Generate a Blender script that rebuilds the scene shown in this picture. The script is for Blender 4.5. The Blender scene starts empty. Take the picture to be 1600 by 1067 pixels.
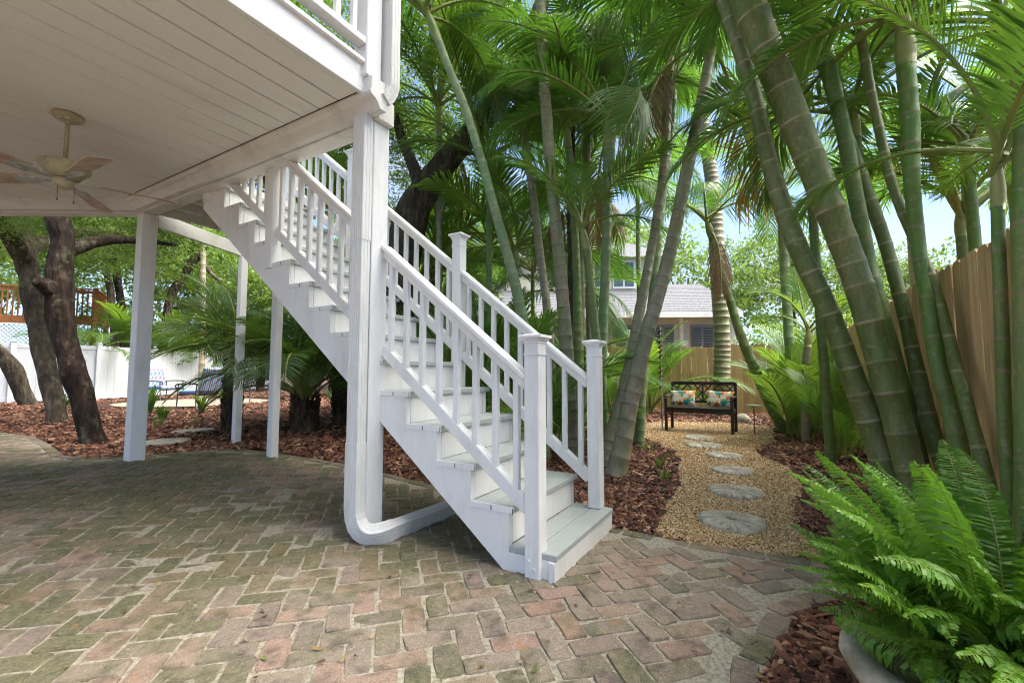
import bpy, math, random
import numpy as np
from mathutils import Vector, Matrix, noise

random.seed(7)
rng = np.random.default_rng(7)
R = math.radians
sc = bpy.context.scene
col = sc.collection

# ------------------------------------------------------------------ camera
CAM_H = 1.08
HEAD = 0.526195            # heading of the view, from +X towards +Y
cd = bpy.data.cameras.new('camera')
cd.lens = 15.735
cd.sensor_width = 36.0
cd.sensor_fit = 'HORIZONTAL'
cd.clip_start = 0.05
cd.clip_end = 2000
cam = bpy.data.objects.new('camera', cd)
col.objects.link(cam)
cam.location = (0, 0, CAM_H)
cam.rotation_euler = (math.pi / 2 + 0.0678451, 0, HEAD - math.pi / 2)
sc.camera = cam

# ------------------------------------------------------------------ sky, sun, exposure
SUN_AZ = R(-62)            # direction the light comes from, in XY
SUN_EL = R(60)
w = bpy.data.worlds.new('World')
sc.world = w
w.use_nodes = True
nt = w.node_tree
nt.nodes.clear()
wo = nt.nodes.new('ShaderNodeOutputWorld')
bg = nt.nodes.new('ShaderNodeBackground')
sky = nt.nodes.new('ShaderNodeTexSky')
sky.sky_type = 'NISHITA'
sky.sun_disc = False
sky.sun_elevation = SUN_EL
sky.sun_rotation = math.pi / 2 - SUN_AZ
sky.air_density = 0.6
sky.dust_density = 0.4
sky.ozone_density = 3.0
tcw = nt.nodes.new('ShaderNodeTexCoord')
cn = nt.nodes.new('ShaderNodeTexNoise')
cn.inputs['Scale'].default_value = 3.2
cn.inputs['Detail'].default_value = 7
cn.inputs['Roughness'].default_value = 0.58
cr = nt.nodes.new('ShaderNodeValToRGB')
cr.color_ramp.elements[0].position = 0.45
cr.color_ramp.elements[0].color = (0.12, 0.12, 0.12, 1)
cr.color_ramp.elements[1].position = 0.72
cmix = nt.nodes.new('ShaderNodeMix')
cmix.data_type = 'RGBA'
cmix.inputs['B'].default_value = (2.1, 2.3, 2.7, 1)      # lit cloud, in the sky texture's own units
nt.links.new(tcw.outputs['Generated'], cn.inputs['Vector'])
nt.links.new(cn.outputs['Fac'], cr.inputs['Fac'])
nt.links.new(cr.outputs['Color'], cmix.inputs['Factor'])
nt.links.new(sky.outputs['Color'], cmix.inputs['A'])
nt.links.new(cmix.outputs['Result'], bg.inputs['Color'])
bg.inputs['Strength'].default_value = 0.075
nt.links.new(bg.outputs['Background'], wo.inputs['Surface'])

sd = bpy.data.lights.new('sun', 'SUN')
sd.energy = 3.3
sd.angle = R(65)
sd.color = (1.0, 0.95, 0.87)
sun = bpy.data.objects.new('sun', sd)
col.objects.link(sun)
sv = Vector((math.cos(SUN_AZ) * math.cos(SUN_EL), math.sin(SUN_AZ) * math.cos(SUN_EL), math.sin(SUN_EL)))
sun.rotation_euler = sv.to_track_quat('Z', 'Y').to_euler()
sun.location = (10, -6, 20)

sc.view_settings.view_transform = 'Standard'
sc.view_settings.look = 'None'
sc.view_settings.exposure = 2.6
sc.view_settings.gamma = 1
sc.view_settings.use_curve_mapping = False
sc.cycles.max_bounces = 5
sc.cycles.diffuse_bounces = 4
sc.cycles.glossy_bounces = 2
sc.cycles.transmission_bounces = 4
sc.cycles.transparent_max_bounces = 4
sc.cycles.use_adaptive_sampling = True
sc.cycles.adaptive_threshold = 0.03
sc.cycles.adaptive_min_samples = 20
w.cycles.sampling_method = 'MANUAL'
w.cycles.sample_map_resolution = 256
sc.cycles.use_denoising = True
sc.cycles.filter_width = 1.1
sc.cycles.sample_clamp_indirect = 6

# ------------------------------------------------------------------ helpers
def sstep(a, b, x):
    t = min(1.0, max(0.0, (x - a) / (b - a)))
    return t * t * (3 - 2 * t)

def gz(x, y):
    return 0.15 * sstep(1.8, 5.8, y)

def gz_np(y):
    t = np.clip((y - 1.8) / 4.0, 0, 1)
    return 0.15 * t * t * (3 - 2 * t)

CH, SH = math.cos(HEAD), math.sin(HEAD)
def view_dl(x, y):
    return x * CH + y * SH, x * SH - y * CH      # depth, lateral

class MB:
    def __init__(s):
        s.v, s.f, s.a = [], [], []
    def add(s, vs, fs, M=None, a=0.0):
        o = len(s.v)
        if M is not None:
            vs = [M @ Vector(p) for p in vs]
        s.v.extend([tuple(p) for p in vs])
        s.f.extend([tuple(i + o for i in q) for q in fs])
        s.a.extend(a if isinstance(a, (list, tuple)) else [a] * len(vs))
        return s
    def box(s, c, d, M=None, ch=0.0):
        h = [x / 2 for x in d]
        T = Matrix.Translation(c)
        T = T if M is None else T @ M
        if ch <= 0:
            vs = [(sx * h[0], sy * h[1], sz * h[2]) for sx in (-1, 1) for sy in (-1, 1) for sz in (-1, 1)]
            return s.add(vs, [(0, 1, 3, 2), (4, 6, 7, 5), (0, 4, 5, 1), (2, 3, 7, 6), (0, 2, 6, 4), (1, 5, 7, 3)], T)
        idx, vs = {}, []
        for sx in (-1, 1):
            for sy in (-1, 1):
                for sz in (-1, 1):
                    sg = (sx, sy, sz)
                    for ax in range(3):
                        idx[(sx, sy, sz, ax)] = len(vs)
                        vs.append(tuple(sg[k] * (h[k] if k == ax else h[k] - ch) for k in range(3)))
        fs = []
        def key(ax, sa, bx, sb, cx, scx, own):
            g = [0, 0, 0]; g[ax] = sa; g[bx] = sb; g[cx] = scx
            return idx[(g[0], g[1], g[2], own)]
        for ax in range(3):
            b, c2 = (ax + 1) % 3, (ax + 2) % 3
            for sa in (-1, 1):
                fs.append(tuple(key(ax, sa, b, p, c2, q, ax) for p, q in ((-1, -1), (1, -1), (1, 1), (-1, 1))))
            for sb in (-1, 1):
                for s2 in (-1, 1):
                    fs.append((key(ax, -1, b, sb, c2, s2, b), key(ax, 1, b, sb, c2, s2, b), key(ax, 1, b, sb, c2, s2, c2), key(ax, -1, b, sb, c2, s2, c2)))
        for sx in (-1, 1):
            for sy in (-1, 1):
                for sz in (-1, 1):
                    fs.append(tuple(idx[(sx, sy, sz, k)] for k in range(3)))
        return s.add(vs, fs, T)
    def bar(s, p0, p1, wd, ht, ch=0.0, up=(0, 0, 1)):
        p0, p1 = Vector(p0), Vector(p1)
        x = (p1 - p0); L = x.length; x.normalize()
        z = Vector(up); y = z.cross(x)
        if y.length < 1e-4:
            y = Vector((0, 1, 0)).cross(x)
        y.normalize(); z = x.cross(y)
        M = Matrix((x, y, z)).transposed().to_4x4()
        return s.box((p0 + p1) / 2, (L, wd, ht), M, ch)
    def tube(s, pts, rad, n=8, cap=True, attr=None, squash=1.0):
        pts = [Vector(p) for p in pts]
        m = len(pts)
        if not hasattr(rad, '__len__'):
            rad = [rad] * m
        t0 = (pts[1] - pts[0]).normalized()
        u = t0.orthogonal().normalized()
        vs, fs, at = [], [], []
        for i, p in enumerate(pts):
            t = (pts[min(i + 1, m - 1)] - pts[max(i - 1, 0)]).normalized()
            u = (u - t * u.dot(t)).normalized()
            b = t.cross(u)
            for k in range(n):
                a = 2 * math.pi * k / n
                vs.append(p + u * (math.cos(a) * rad[i]) + b * (math.sin(a) * rad[i] * squash))
                at.append(attr[i] if attr else 0.0)
        for i in range(m - 1):
            for k in range(n):
                k2 = (k + 1) % n
                fs.append((i * n + k, i * n + k2, (i + 1) * n + k2, (i + 1) * n + k))
        if cap:
            fs.append(tuple(range(n)))
            fs.append(tuple((m - 1) * n + k for k in range(n)))
        return s.add(vs, fs, None, at)
    def prism(s, poly, M, th):
        """poly in the local XY plane, extruded from z=0 to th, placed by M"""
        n = len(poly)
        vs = [(x, y, 0) for x, y in poly] + [(x, y, th) for x, y in poly]
        fs = [tuple(range(n)), tuple(range(n, 2 * n))] + [(i, (i + 1) % n, n + (i + 1) % n, n + i) for i in range(n)]
        return s.add(vs, fs, M)
    def lathe(s, prof, c=(0, 0, 0), n=24):
        vs, fs = [], []
        for r, z in prof:
            for k in range(n):
                a = 2 * math.pi * k / n
                vs.append((c[0] + r * math.cos(a), c[1] + r * math.sin(a), c[2] + z))
        for i in range(len(prof) - 1):
            for k in range(n):
                k2 = (k + 1) % n
                fs.append((i * n + k, i * n + k2, (i + 1) * n + k2, (i + 1) * n + k))
        return s.add(vs, fs)
    def mesh(s, name, smooth=False, attr=None):
        me = bpy.data.meshes.new(name)
        me.from_pydata(s.v, [], s.f)
        if smooth:
            me.polygons.foreach_set('use_smooth', [True] * len(me.polygons))
        if attr:
            at = me.attributes.new(attr, 'FLOAT', 'POINT')
            at.data.foreach_set('value', s.a)
        me.update()
        return me

WL = {}
def meta(o, label=None, cat=None, group=None, kind=None):
    if label: o['label'] = label
    if cat: o['category'] = cat
    if group: o['group'] = group
    if kind: o['kind'] = kind
    return o

def put(name, me, mat=None, parent=None, M=None, **k):
    o = bpy.data.objects.new(name, me)
    col.objects.link(o)
    if mat is not None and len(me.materials) == 0:
        me.materials.append(mat)
    W = M if M is not None else Matrix.Identity(4)
    WL[o.name] = W.copy()
    if parent is not None:
        o.parent = parent
        o.matrix_local = WL[parent.name].inverted() @ W
    else:
        o.matrix_local = W
    meta(o, **k)
    return o

def ob(name, mb, mat, parent=None, smooth=False, attr=None, **k):
    return put(name, mb.mesh(name, smooth, attr), mat, parent, None, **k)

def thing(name, loc, label, cat, group=None):
    o = bpy.data.objects.new(name, None)
    col.objects.link(o)
    o.empty_display_size = 0.1
    o.location = loc
    WL[o.name] = Matrix.Translation(loc)
    meta(o, label, cat, group)
    return o

def np_mesh(name, V, F, smooth=False):
    """V (n,3) float, F (m,k) int - uniform polygons"""
    me = bpy.data.meshes.new(name)
    n, m, k = len(V), len(F), F.shape[1]
    me.vertices.add(n); me.vertices.foreach_set('co', np.ascontiguousarray(V, dtype=np.float32).ravel())
    me.loops.add(m * k); me.loops.foreach_set('vertex_index', np.ascontiguousarray(F, dtype=np.int32).ravel())
    me.polygons.add(m); me.polygons.foreach_set('loop_start', np.arange(m, dtype=np.int32) * k)
    me.update(calc_edges=True)
    if smooth:
        me.polygons.foreach_set('use_smooth', [True] * m)
    return me

def scatter_mesh(name, bv, bf, P, size, yaw, tilt, jit=0.0, aspect=None):
    """copies of a small base shape (bv,bf) at P with size (n,3), yaw, tilt (n,2) - one mesh"""
    n, b = len(P), len(bv)
    V = np.repeat(bv[None], n, 0)
    if jit:
        V = V + rng.normal(0, jit, V.shape)
    V = V * size[:, None, :]
    cx, sx = np.cos(tilt[:, 0])[:, None], np.sin(tilt[:, 0])[:, None]
    y, z = V[..., 1] * cx - V[..., 2] * sx, V[..., 1] * sx + V[..., 2] * cx
    x = V[..., 0]
    cy, sy = np.cos(tilt[:, 1])[:, None], np.sin(tilt[:, 1])[:, None]
    x, z = x * cy + z * sy, -x * sy + z * cy
    ca, sa = np.cos(yaw)[:, None], np.sin(yaw)[:, None]
    x, y = x * ca - y * sa, x * sa + y * ca
    V = np.stack([x, y, z], -1) + P[:, None, :]
    F = (bf[None] + (np.arange(n) * b)[:, None, None]).reshape(-1, bf.shape[1])
    return np_mesh(name, V.reshape(-1, 3), F)

def catmull(pts, per=6):
    """resample a list of tuples (any length) smoothly"""
    P = [np.array(p, float) for p in pts]
    P = [2 * P[0] - P[1]] + P + [2 * P[-1] - P[-2]]
    out = []
    for i in range(1, len(P) - 2):
        for k in range(per):
            t = k / per
            a, b, c, d = P[i - 1], P[i], P[i + 1], P[i + 2]
            out.append(0.5 * (2 * b + (c - a) * t + (2 * a - 5 * b + 4 * c - d) * t * t + (3 * b - a - 3 * c + d) * t ** 3))
    out.append(P[-2])
    return out

def inpoly(px, py, poly):
    px, py = np.asarray(px), np.asarray(py)
    ins = np.zeros(px.shape, bool)
    n = len(poly)
    for i in range(n):
        x1, y1 = poly[i]; x2, y2 = poly[(i + 1) % n]
        if y1 == y2:
            continue
        c = ((y1 > py) != (y2 > py)) & (px < (x2 - x1) * (py - y1) / (y2 - y1) + x1)
        ins ^= c
    return ins

# ------------------------------------------------------------------ materials
class NT:
    def __init__(s, name):
        s.m = bpy.data.materials.new(name); s.m.use_nodes = True
        s.t = s.m.node_tree; s.t.nodes.clear()
        s.out = s.t.nodes.new('ShaderNodeOutputMaterial')
    def n(s, typ, **k):
        x = s.t.nodes.new('ShaderNode' + typ)
        for a, b in k.items():
            if a.startswith('_'):
                setattr(x, a[1:], b)
            else:
                x.inputs[a.replace('__', ' ')].default_value = b
        return x
    def l(s, a, b):
        s.t.links.new(a, b)
    def coord(s, which='Object', scale=(1, 1, 1)):
        if which == 'Position':
            o = s.n('NewGeometry').outputs['Position']
        else:
            o = s.n('TexCoord').outputs[which]
        mp = s.n('Mapping'); mp.inputs['Scale'].default_value = scale
        s.l(o, mp.inputs['Vector'])
        return mp.outputs['Vector']
    def noise(s, co, scale, detail=4, rough=0.55):
        x = s.n('TexNoise', Scale=scale, Detail=detail, Roughness=rough)
        s.l(co, x.inputs['Vector'])
        return x.outputs['Fac']
    def ramp(s, fac, stops, interp='LINEAR'):
        x = s.n('ValToRGB'); e = x.color_ramp.elements
        x.color_ramp.interpolation = interp
        while len(e) < len(stops):
            e.new(0.5)
        for q, (p, c) in zip(e, stops):
            q.position = p; q.color = (c[0], c[1], c[2], 1) if hasattr(c, '__len__') else (c, c, c, 1)
        s.l(fac, x.inputs['Fac'])
        return x.outputs['Color']
    def mix(s, fac, a, b, mode='MIX'):
        x = s.n('Mix', _data_type='RGBA', _blend_type=mode)
        for sk, v in (('Factor', fac), ('A', a), ('B', b)):
            if hasattr(v, 'is_output'):
                s.l(v, x.inputs[sk])
            elif sk == 'Factor':
                x.inputs[sk].default_value = v
            else:
                x.inputs[sk].default_value = (v[0], v[1], v[2], 1)
        return x.outputs['Result']
    def math(s, op, a, b=0.0):
        x = s.n('Math', _operation=op)
        for i, v in enumerate((a, b)):
            if hasattr(v, 'is_output'):
                s.l(v, x.inputs[i])
            else:
                x.inputs[i].default_value = v
        return x.outputs[0]
    def bsdf(s, colr, rough=0.6, bump=None, bstr=0.3, bdist=0.01, spec=0.5, metal=0.0):
        p = s.n('BsdfPrincipled')
        for sk, v in (('Base Color', colr), ('Roughness', rough)):
            if hasattr(v, 'is_output'):
                s.l(v, p.inputs[sk])
            else:
                p.inputs[sk].default_value = (v[0], v[1], v[2], 1) if sk == 'Base Color' else v
        p.inputs['Specular IOR Level'].default_value = spec
        p.inputs['Metallic'].default_value = metal
        if bump is not None:
            b = s.n('Bump', Strength=bstr, Distance=bdist)
            s.l(bump, b.inputs['Height']); s.l(b.outputs['Normal'], p.inputs['Normal'])
        return p
    def done(s, sh):
        s.l(sh.outputs[0], s.out.inputs['Surface'])
        return s.m

def paint(name, c, grime=(0.45, 0.42, 0.36), amt=0.35, rough=0.5, scale=3.0, streak=(1, 1, 0.25)):
    m = NT(name)
    co = m.coord('Position', streak)
    n1 = m.noise(co, scale, 6, 0.65)
    n2 = m.noise(m.coord('Position', (1, 1, 0.12)), 55, 5, 0.7)
    g = m.ramp(n1, [(0.5, 0.0), (0.78, 1.0)])
    c1 = m.mix(m.math('MULTIPLY', g, amt), c, grime)
    sp = m.ramp(m.noise(m.coord('Position'), 70, 2), [(0.70, 0.0), (0.76, 1.0)])
    c1 = m.mix(m.math('MULTIPLY', sp, amt * 0.8), c1, grime)
    c1 = m.mix(0.16, c1, m.ramp(n2, [(0.3, 0.45), (0.7, 1.0)]), 'MULTIPLY')
    return m.done(m.bsdf(c1, rough, n2, 0.35, 0.004))

def leafmat(name, ca, cb, trans=(0.3, 0.45, 0.05), tf=0.3, rough=0.42, nscale=2.5):
    m = NT(name)
    oi = m.n('ObjectInfo').outputs['Random']
    isl = m.n('NewGeometry').outputs['Random Per Island']
    nz = m.noise(m.coord('Position'), nscale, 3)
    f = m.math('ADD', m.math('MULTIPLY', oi, 0.45), m.math('ADD', m.math('MULTIPLY', isl, 0.35), m.math('MULTIPLY', nz, 0.35)))
    c = m.mix(f, ca, cb)
    p = m.bsdf(c, rough, spec=0.4)
    t = m.n('BsdfTranslucent')
    m.l(m.mix(f, trans, (trans[0] * 1.35, trans[1] * 1.25, trans[2])), t.inputs['Color'])
    x = m.n('MixShader', Fac=tf)
    m.l(p.outputs[0], x.inputs[1]); m.l(t.outputs[0], x.inputs[2])
    return m.done(x)

MT = {}
MT['white'] = paint('white_paint', (0.79, 0.775, 0.75), (0.34, 0.32, 0.27), 0.5)
MT['white_dirty'] = paint('weathered_white_paint', (0.74, 0.72, 0.67), (0.30, 0.27, 0.20), 0.6)
MT['aluminium_white'] = paint('white_enamel', (0.72, 0.70, 0.66), (0.32, 0.29, 0.24), 0.6, 0.38)
MT['cream_board'] = paint('cream_ceiling_paint', (0.78, 0.765, 0.71), (0.44, 0.41, 0.34), 0.55, 0.55, 1.2, (0.5, 2, 1))
MT['tread'] = paint('grey_deck_paint', (0.40, 0.425, 0.41), (0.25, 0.25, 0.22), 0.5, 0.5)
MT['vinyl'] = paint('white_vinyl', (0.62, 0.63, 0.65), (0.5, 0.5, 0.46), 0.25, 0.35)
MT['dark_gap'] = NT('dark_seam'); MT['dark_gap'] = MT['dark_gap'].done(MT['dark_gap'].bsdf((0.05, 0.042, 0.035), 0.9))  # plain dark tone of the seam lines at the tread ends

def brickmat():
    m = NT('reclaimed_brick')
    oi = m.n('ObjectInfo').outputs['Random']
    isl = m.n('NewGeometry').outputs['Random Per Island']
    f = m.math('FRACT', m.math('ADD', m.math('MULTIPLY', oi, 7.31), isl))
    base = m.ramp(f, [(0.0, (0.27, 0.215, 0.175)), (0.16, (0.38, 0.25, 0.195)), (0.30, (0.32, 0.265, 0.205)), (0.5, (0.40, 0.285, 0.215)),
                      (0.62, (0.30, 0.25, 0.205)), (0.76, (0.43, 0.26, 0.19)), (0.82, (0.26, 0.22, 0.19)), (0.93, (0.36, 0.30, 0.235))], 'CONSTANT')
    pos = m.coord('Position')
    pos2 = m.coord('Position')
    grain = m.noise(pos, 55, 6, 0.7)
    base = m.mix(m.math('MULTIPLY', m.ramp(grain, [(0.35, 0.0), (0.7, 1.0)]), 0.55), base, (0.46, 0.40, 0.33))
    blot = m.noise(pos2, 9, 5, 0.6)
    base = m.mix(m.math('MULTIPLY', m.ramp(blot, [(0.50, 0.0), (0.66, 1.0)]), 0.62), base, (0.10, 0.088, 0.075))
    big = m.noise(pos2, 0.9, 4, 0.6)
    sm = m.noise(pos2, 14, 5, 0.7)
    sy = m.n('SeparateXYZ'); m.l(pos2, sy.inputs[0])
    damp = m.n('MapRange'); m.l(sy.outputs[1], damp.inputs[0]); damp.inputs[1].default_value = 0.2; damp.inputs[2].default_value = 2.2; damp.inputs[3].default_value = -0.05; damp.inputs[4].default_value = 0.09
    ms = m.math('ADD', m.math('ADD', m.math('MULTIPLY', big, 0.9), damp.outputs[0]), m.math('ADD', m.math('MULTIPLY', sm, 0.45), m.math('MULTIPLY', f, 0.22)))
    mo = m.ramp(ms, [(0.74, 0.0), (0.90, 1.0)])
    base = m.mix(m.math('MULTIPLY', mo, 0.68), base, m.ramp(m.noise(pos2, 45, 5, 0.75), [(0.32, (0.045, 0.06, 0.02)), (0.52, (0.13, 0.15, 0.05)), (0.72, (0.30, 0.31, 0.15))]))
    orr = m.ramp(m.noise(pos2, 7.3, 3), [(0.68, 0.0), (0.73, 1.0)])
    base = m.mix(m.math('MULTIPLY', orr, 0.6), base, (0.42, 0.22, 0.08))
    li = m.ramp(m.noise(pos2, 23, 3), [(0.66, 0.0), (0.72, 1.0)])
    base = m.mix(m.math('MULTIPLY', li, 0.55), base, (0.50, 0.47, 0.40))
    spk = m.noise(pos2, 190, 3, 0.8)
    base = m.mix(0.75, base, m.ramp(spk, [(0.30, 0.35), (0.5, 0.95), (0.72, 1.7)]), 'MULTIPLY')
    sdst = m.ramp(m.noise(pos2, 3.1, 6, 0.7), [(0.55, 0.0), (0.75, 1.0)])
    base = m.mix(m.math('MULTIPLY', sdst, 0.4), base, (0.42, 0.37, 0.29))
    bump = m.math('ADD', m.math('ADD', grain, m.math('MULTIPLY', spk, 0.7)), m.math('MULTIPLY', blot, 1.5))
    base = m.mix(1.0, base, (0.78, 0.72, 0.68), 'MULTIPLY')
    hs_ = m.n('HueSaturation', Saturation=0.94); m.l(base, hs_.inputs['Color']); base = hs_.outputs['Color']
    return m.done(m.bsdf(base, 0.82, bump, 0.75, 0.006, 0.3))
MT['brick'] = brickmat()

def simple(name, c1, c2, scale, rough=0.85, bstr=0.5, bd=0.01, stretch=(1, 1, 1), spec=0.3, detail=6, which='Position', lo=0.35, hi=0.68):
    m = NT(name)
    co = m.coord(which, stretch)
    n = m.noise(co, scale, detail, 0.65)
    c = m.ramp(n, [(lo, c1), (hi, c2)])
    return m.done(m.bsdf(c, rough, n, bstr, bd, spec))
MT['sand'] = simple('joint_sand', (0.20, 0.172, 0.13), (0.44, 0.395, 0.315), 60, 0.95, 0.6, 0.006)
MT['soil'] = simple('mulched_soil', (0.030, 0.016, 0.011), (0.11, 0.055, 0.035), 30, 0.95, 1.0, 0.03)
MT['path_bed'] = simple('path_grit', (0.25, 0.17, 0.09), (0.50, 0.36, 0.20), 90, 0.95, 0.8, 0.01)

def island(name, stops, rough=0.85, n_scale=30, spec=0.3):
    m = NT(name)
    isl = m.n('NewGeometry').outputs['Random Per Island']
    c = m.ramp(isl, stops)
    g = m.noise(m.coord('Position'), n_scale, 4)
    c = m.mix(0.6, c, m.ramp(g, [(0.3, 0.35), (0.75, 1.15)]), 'MULTIPLY')
    return m.done(m.bsdf(c, rough, g, 0.3, 0.004, spec))
MT['mulch'] = island('bark_mulch', [(0, (0.02, 0.010, 0.008)), (0.25, (0.085, 0.032, 0.020)), (0.55, (0.19, 0.072, 0.042)), (0.82, (0.32, 0.14, 0.080)), (1, (0.48, 0.30, 0.19))], 0.75)
MT['gravel'] = island('pea_gravel', [(0, (0.17, 0.09, 0.035)), (0.2, (0.48, 0.275, 0.10)), (0.55, (0.66, 0.43, 0.20)), (0.8, (0.77, 0.575, 0.33)), (1, (0.85, 0.72, 0.52))], 0.6, 60, 0.5)

def barkmat(name, c1, c2, c3, sc_=9):
    m = NT(name)
    co = m.coord('Position', (1, 1, 0.22))
    n1 = m.noise(co, sc_, 7, 0.7)
    vo = m.n('TexVoronoi', Scale=sc_ * 2.2); m.l(co, vo.inputs['Vector'])
    c = m.ramp(n1, [(0.3, c1), (0.55, c2), (0.75, c3)])
    c = m.mix(m.math('MULTIPLY', m.ramp(vo.outputs['Distance'], [(0.05, 1.0), (0.35, 0.0)]), 0.35), c, c1)
    li = m.ramp(m.noise(m.coord('Position'), 5, 5), [(0.58, 0.0), (0.7, 1.0)])
    c = m.mix(m.math('MULTIPLY', li, 0.4), c, (0.20, 0.21, 0.13))
    h = m.math('ADD', n1, m.math('MULTIPLY', vo.outputs['Distance'], 0.9))
    return m.done(m.bsdf(c, 0.92, h, 1.0, 0.05, 0.2))
MT['oak_bark'] = barkmat('oak_bark', (0.007, 0.005, 0.004), (0.034, 0.022, 0.016), (0.13, 0.095, 0.07))
MT['pale_bark'] = barkmat('pale_bark', (0.022, 0.017, 0.012), (0.085, 0.066, 0.046), (0.21, 0.17, 0.13), 8)
MT['fibre_bark'] = barkmat('fibrous_palm_bark', (0.02, 0.014, 0.010), (0.085, 0.058, 0.038), (0.19, 0.14, 0.095), 14)

def palmtrunk(name, green, grey, ringc, g0=0.45, g1=0.65):
    m = NT(name)
    n1 = m.noise(m.coord('Position', (1, 1, 0.5)), 2.2, 6, 0.6)
    n2 = m.noise(m.coord('Position', (1, 1, 0.25)), 40, 4, 0.7)
    c = m.mix(m.ramp(n1, [(g0, 0.0), (g1, 1.0)]), green, grey)
    c = m.mix(0.55, c, m.ramp(n2, [(0.3, 0.55), (0.7, 1.25)]), 'MULTIPLY')
    n3 = m.noise(m.coord('Position'), 6, 5, 0.7)
    c = m.mix(m.math('MULTIPLY', m.ramp(n3, [(0.56, 0.0), (0.68, 1.0)]), 0.55), c, (grey[0] * 0.55, grey[1] * 0.5, grey[2] * 0.5))
    n4 = m.noise(m.coord('Position'), 17, 5, 0.75)
    c = m.mix(m.math('MULTIPLY', m.ramp(n4, [(0.57, 0.0), (0.66, 1.0)]), 0.5), c, (0.34, 0.31, 0.22))
    c = m.mix(m.math('MULTIPLY', m.ramp(n4, [(0.30, 1.0), (0.42, 0.0)]), 0.5), c, (0.06, 0.055, 0.03))
    at = m.n('Attribute', _attribute_name='ring').outputs['Fac']
    at = m.math('MULTIPLY', at, m.ramp(n3, [(0.38, 0.15), (0.62, 0.85)]))
    c = m.mix(at, c, ringc)
    return m.done(m.bsdf(c, 0.5, n2, 0.25, 0.01, 0.4))
MT['trunk_green'] = palmtrunk('green_ringed_palm_trunk', (0.105, 0.195, 0.034), (0.18, 0.205, 0.062), (0.24, 0.18, 0.10))
MT['trunk_olive'] = palmtrunk('olive_ringed_palm_trunk', (0.115, 0.155, 0.032), (0.20, 0.19, 0.075), (0.40, 0.32, 0.20), 0.45, 0.70)
MT['trunk_grey'] = palmtrunk('grey_ringed_palm_trunk', (0.20, 0.22, 0.10), (0.31, 0.255, 0.175), (0.15, 0.11, 0.075), 0.38, 0.62)
MT['trunk_pale'] = palmtrunk('pale_green_palm_trunk', (0.16, 0.26, 0.10), (0.26, 0.30, 0.15), (0.36, 0.30, 0.18), 0.45, 0.65)
MT['shaft'] = simple('crownshaft_skin', (0.18, 0.24, 0.07), (0.34, 0.30, 0.12), 3, 0.4, 0.1, 0.005, (1, 1, 0.4))
MT['frond'] = leafmat('palm_frond', (0.032, 0.088, 0.020), (0.125, 0.225, 0.040), (0.17, 0.37, 0.04), 0.34)
MT['frond_bright'] = leafmat('bright_young_frond', (0.055, 0.145, 0.020), (0.12, 0.24, 0.03), (0.28, 0.48, 0.05), 0.34)  # lighter green leaf colour of the young fronds
MT['frond_dark'] = leafmat('dark_date_frond', (0.030, 0.068, 0.020), (0.075, 0.135, 0.032), (0.15, 0.28, 0.03), 0.22)
MT['frond_dead'] = leafmat('dry_frond', (0.10, 0.055, 0.028), (0.24, 0.15, 0.07), (0.25, 0.14, 0.05), 0.2, 0.7)
MT['frond_silver'] = leafmat('grey_green_fan_leaf', (0.10, 0.15, 0.085), (0.19, 0.25, 0.14), (0.2, 0.3, 0.1), 0.22)
MT['rachis'] = simple('frond_stalk', (0.13, 0.18, 0.04), (0.26, 0.27, 0.07), 5, 0.45, 0.1, 0.005)
MT['oak_leaf'] = leafmat('oak_leaf', (0.038, 0.09, 0.020), (0.115, 0.195, 0.036), (0.24, 0.38, 0.06), 0.32, 0.45, 0.8)
MT['shrub_leaf'] = leafmat('shrub_leaf', (0.042, 0.11, 0.02), (0.12, 0.21, 0.035), (0.26, 0.42, 0.05), 0.3, 0.45, 1.5)
MT['fern'] = leafmat('fern_frond', (0.012, 0.062, 0.008), (0.16, 0.32, 0.026), (0.18, 0.42, 0.03), 0.24, 0.4, 4)
MT['yellow'] = leafmat('yellow_palm_flower', (0.45, 0.25, 0.02), (0.62, 0.42, 0.05), (0.7, 0.4, 0.03), 0.2)
MT['concrete'] = simple('cast_stone', (0.30, 0.27, 0.215), (0.52, 0.475, 0.395), 12, 0.9, 0.4, 0.008)
MT['pot'] = simple('mossy_cast_stone', (0.17, 0.15, 0.095), (0.52, 0.46, 0.35), 9, 0.92, 0.6, 0.01)
MT['rock'] = simple('pale_rock', (0.22, 0.19, 0.15), (0.46, 0.42, 0.36), 9, 0.9, 0.5, 0.01)

def woodmat(name, c1, c2, c3, st=(14, 14, 0.7)):
    m = NT(name)
    oi = m.n('ObjectInfo').outputs['Random']
    co = m.coord('Object', st)
    mp = m.n('VectorMath', _operation='ADD'); m.l(co, mp.inputs[0])
    cx = m.n('CombineXYZ'); m.l(m.math('MULTIPLY', oi, 40), cx.inputs[0]); m.l(m.math('MULTIPLY', oi, 90), cx.inputs[2])
    m.l(cx.outputs[0], mp.inputs[1])
    n1 = m.noise(mp.outputs[0], 2.4, 6, 0.65)
    c = m.ramp(n1, [(0.3, c1), (0.5, c2), (0.72, c3)])
    c = m.mix(0.7, c, m.ramp(oi, [(0, 0.62), (1, 1.12)]), 'MULTIPLY')
    kn = m.n('TexVoronoi', Scale=0.45); m.l(m.coord('Object', (9, 9, 3)), kn.inputs['Vector'])
    c = m.mix(m.math('MULTIPLY', m.ramp(kn.outputs['Distance'], [(0.06, 1.0), (0.13, 0.0)]), 0.65), c, (c1[0] * 0.45, c1[1] * 0.4, c1[2] * 0.4))
    return m.done(m.bsdf(c, 0.8, n1, 0.4, 0.006, 0.25))
MT['fence_wood'] = woodmat('pressure_treated_pine', (0.45, 0.27, 0.115), (0.63, 0.425, 0.21), (0.75, 0.56, 0.31))
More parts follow.
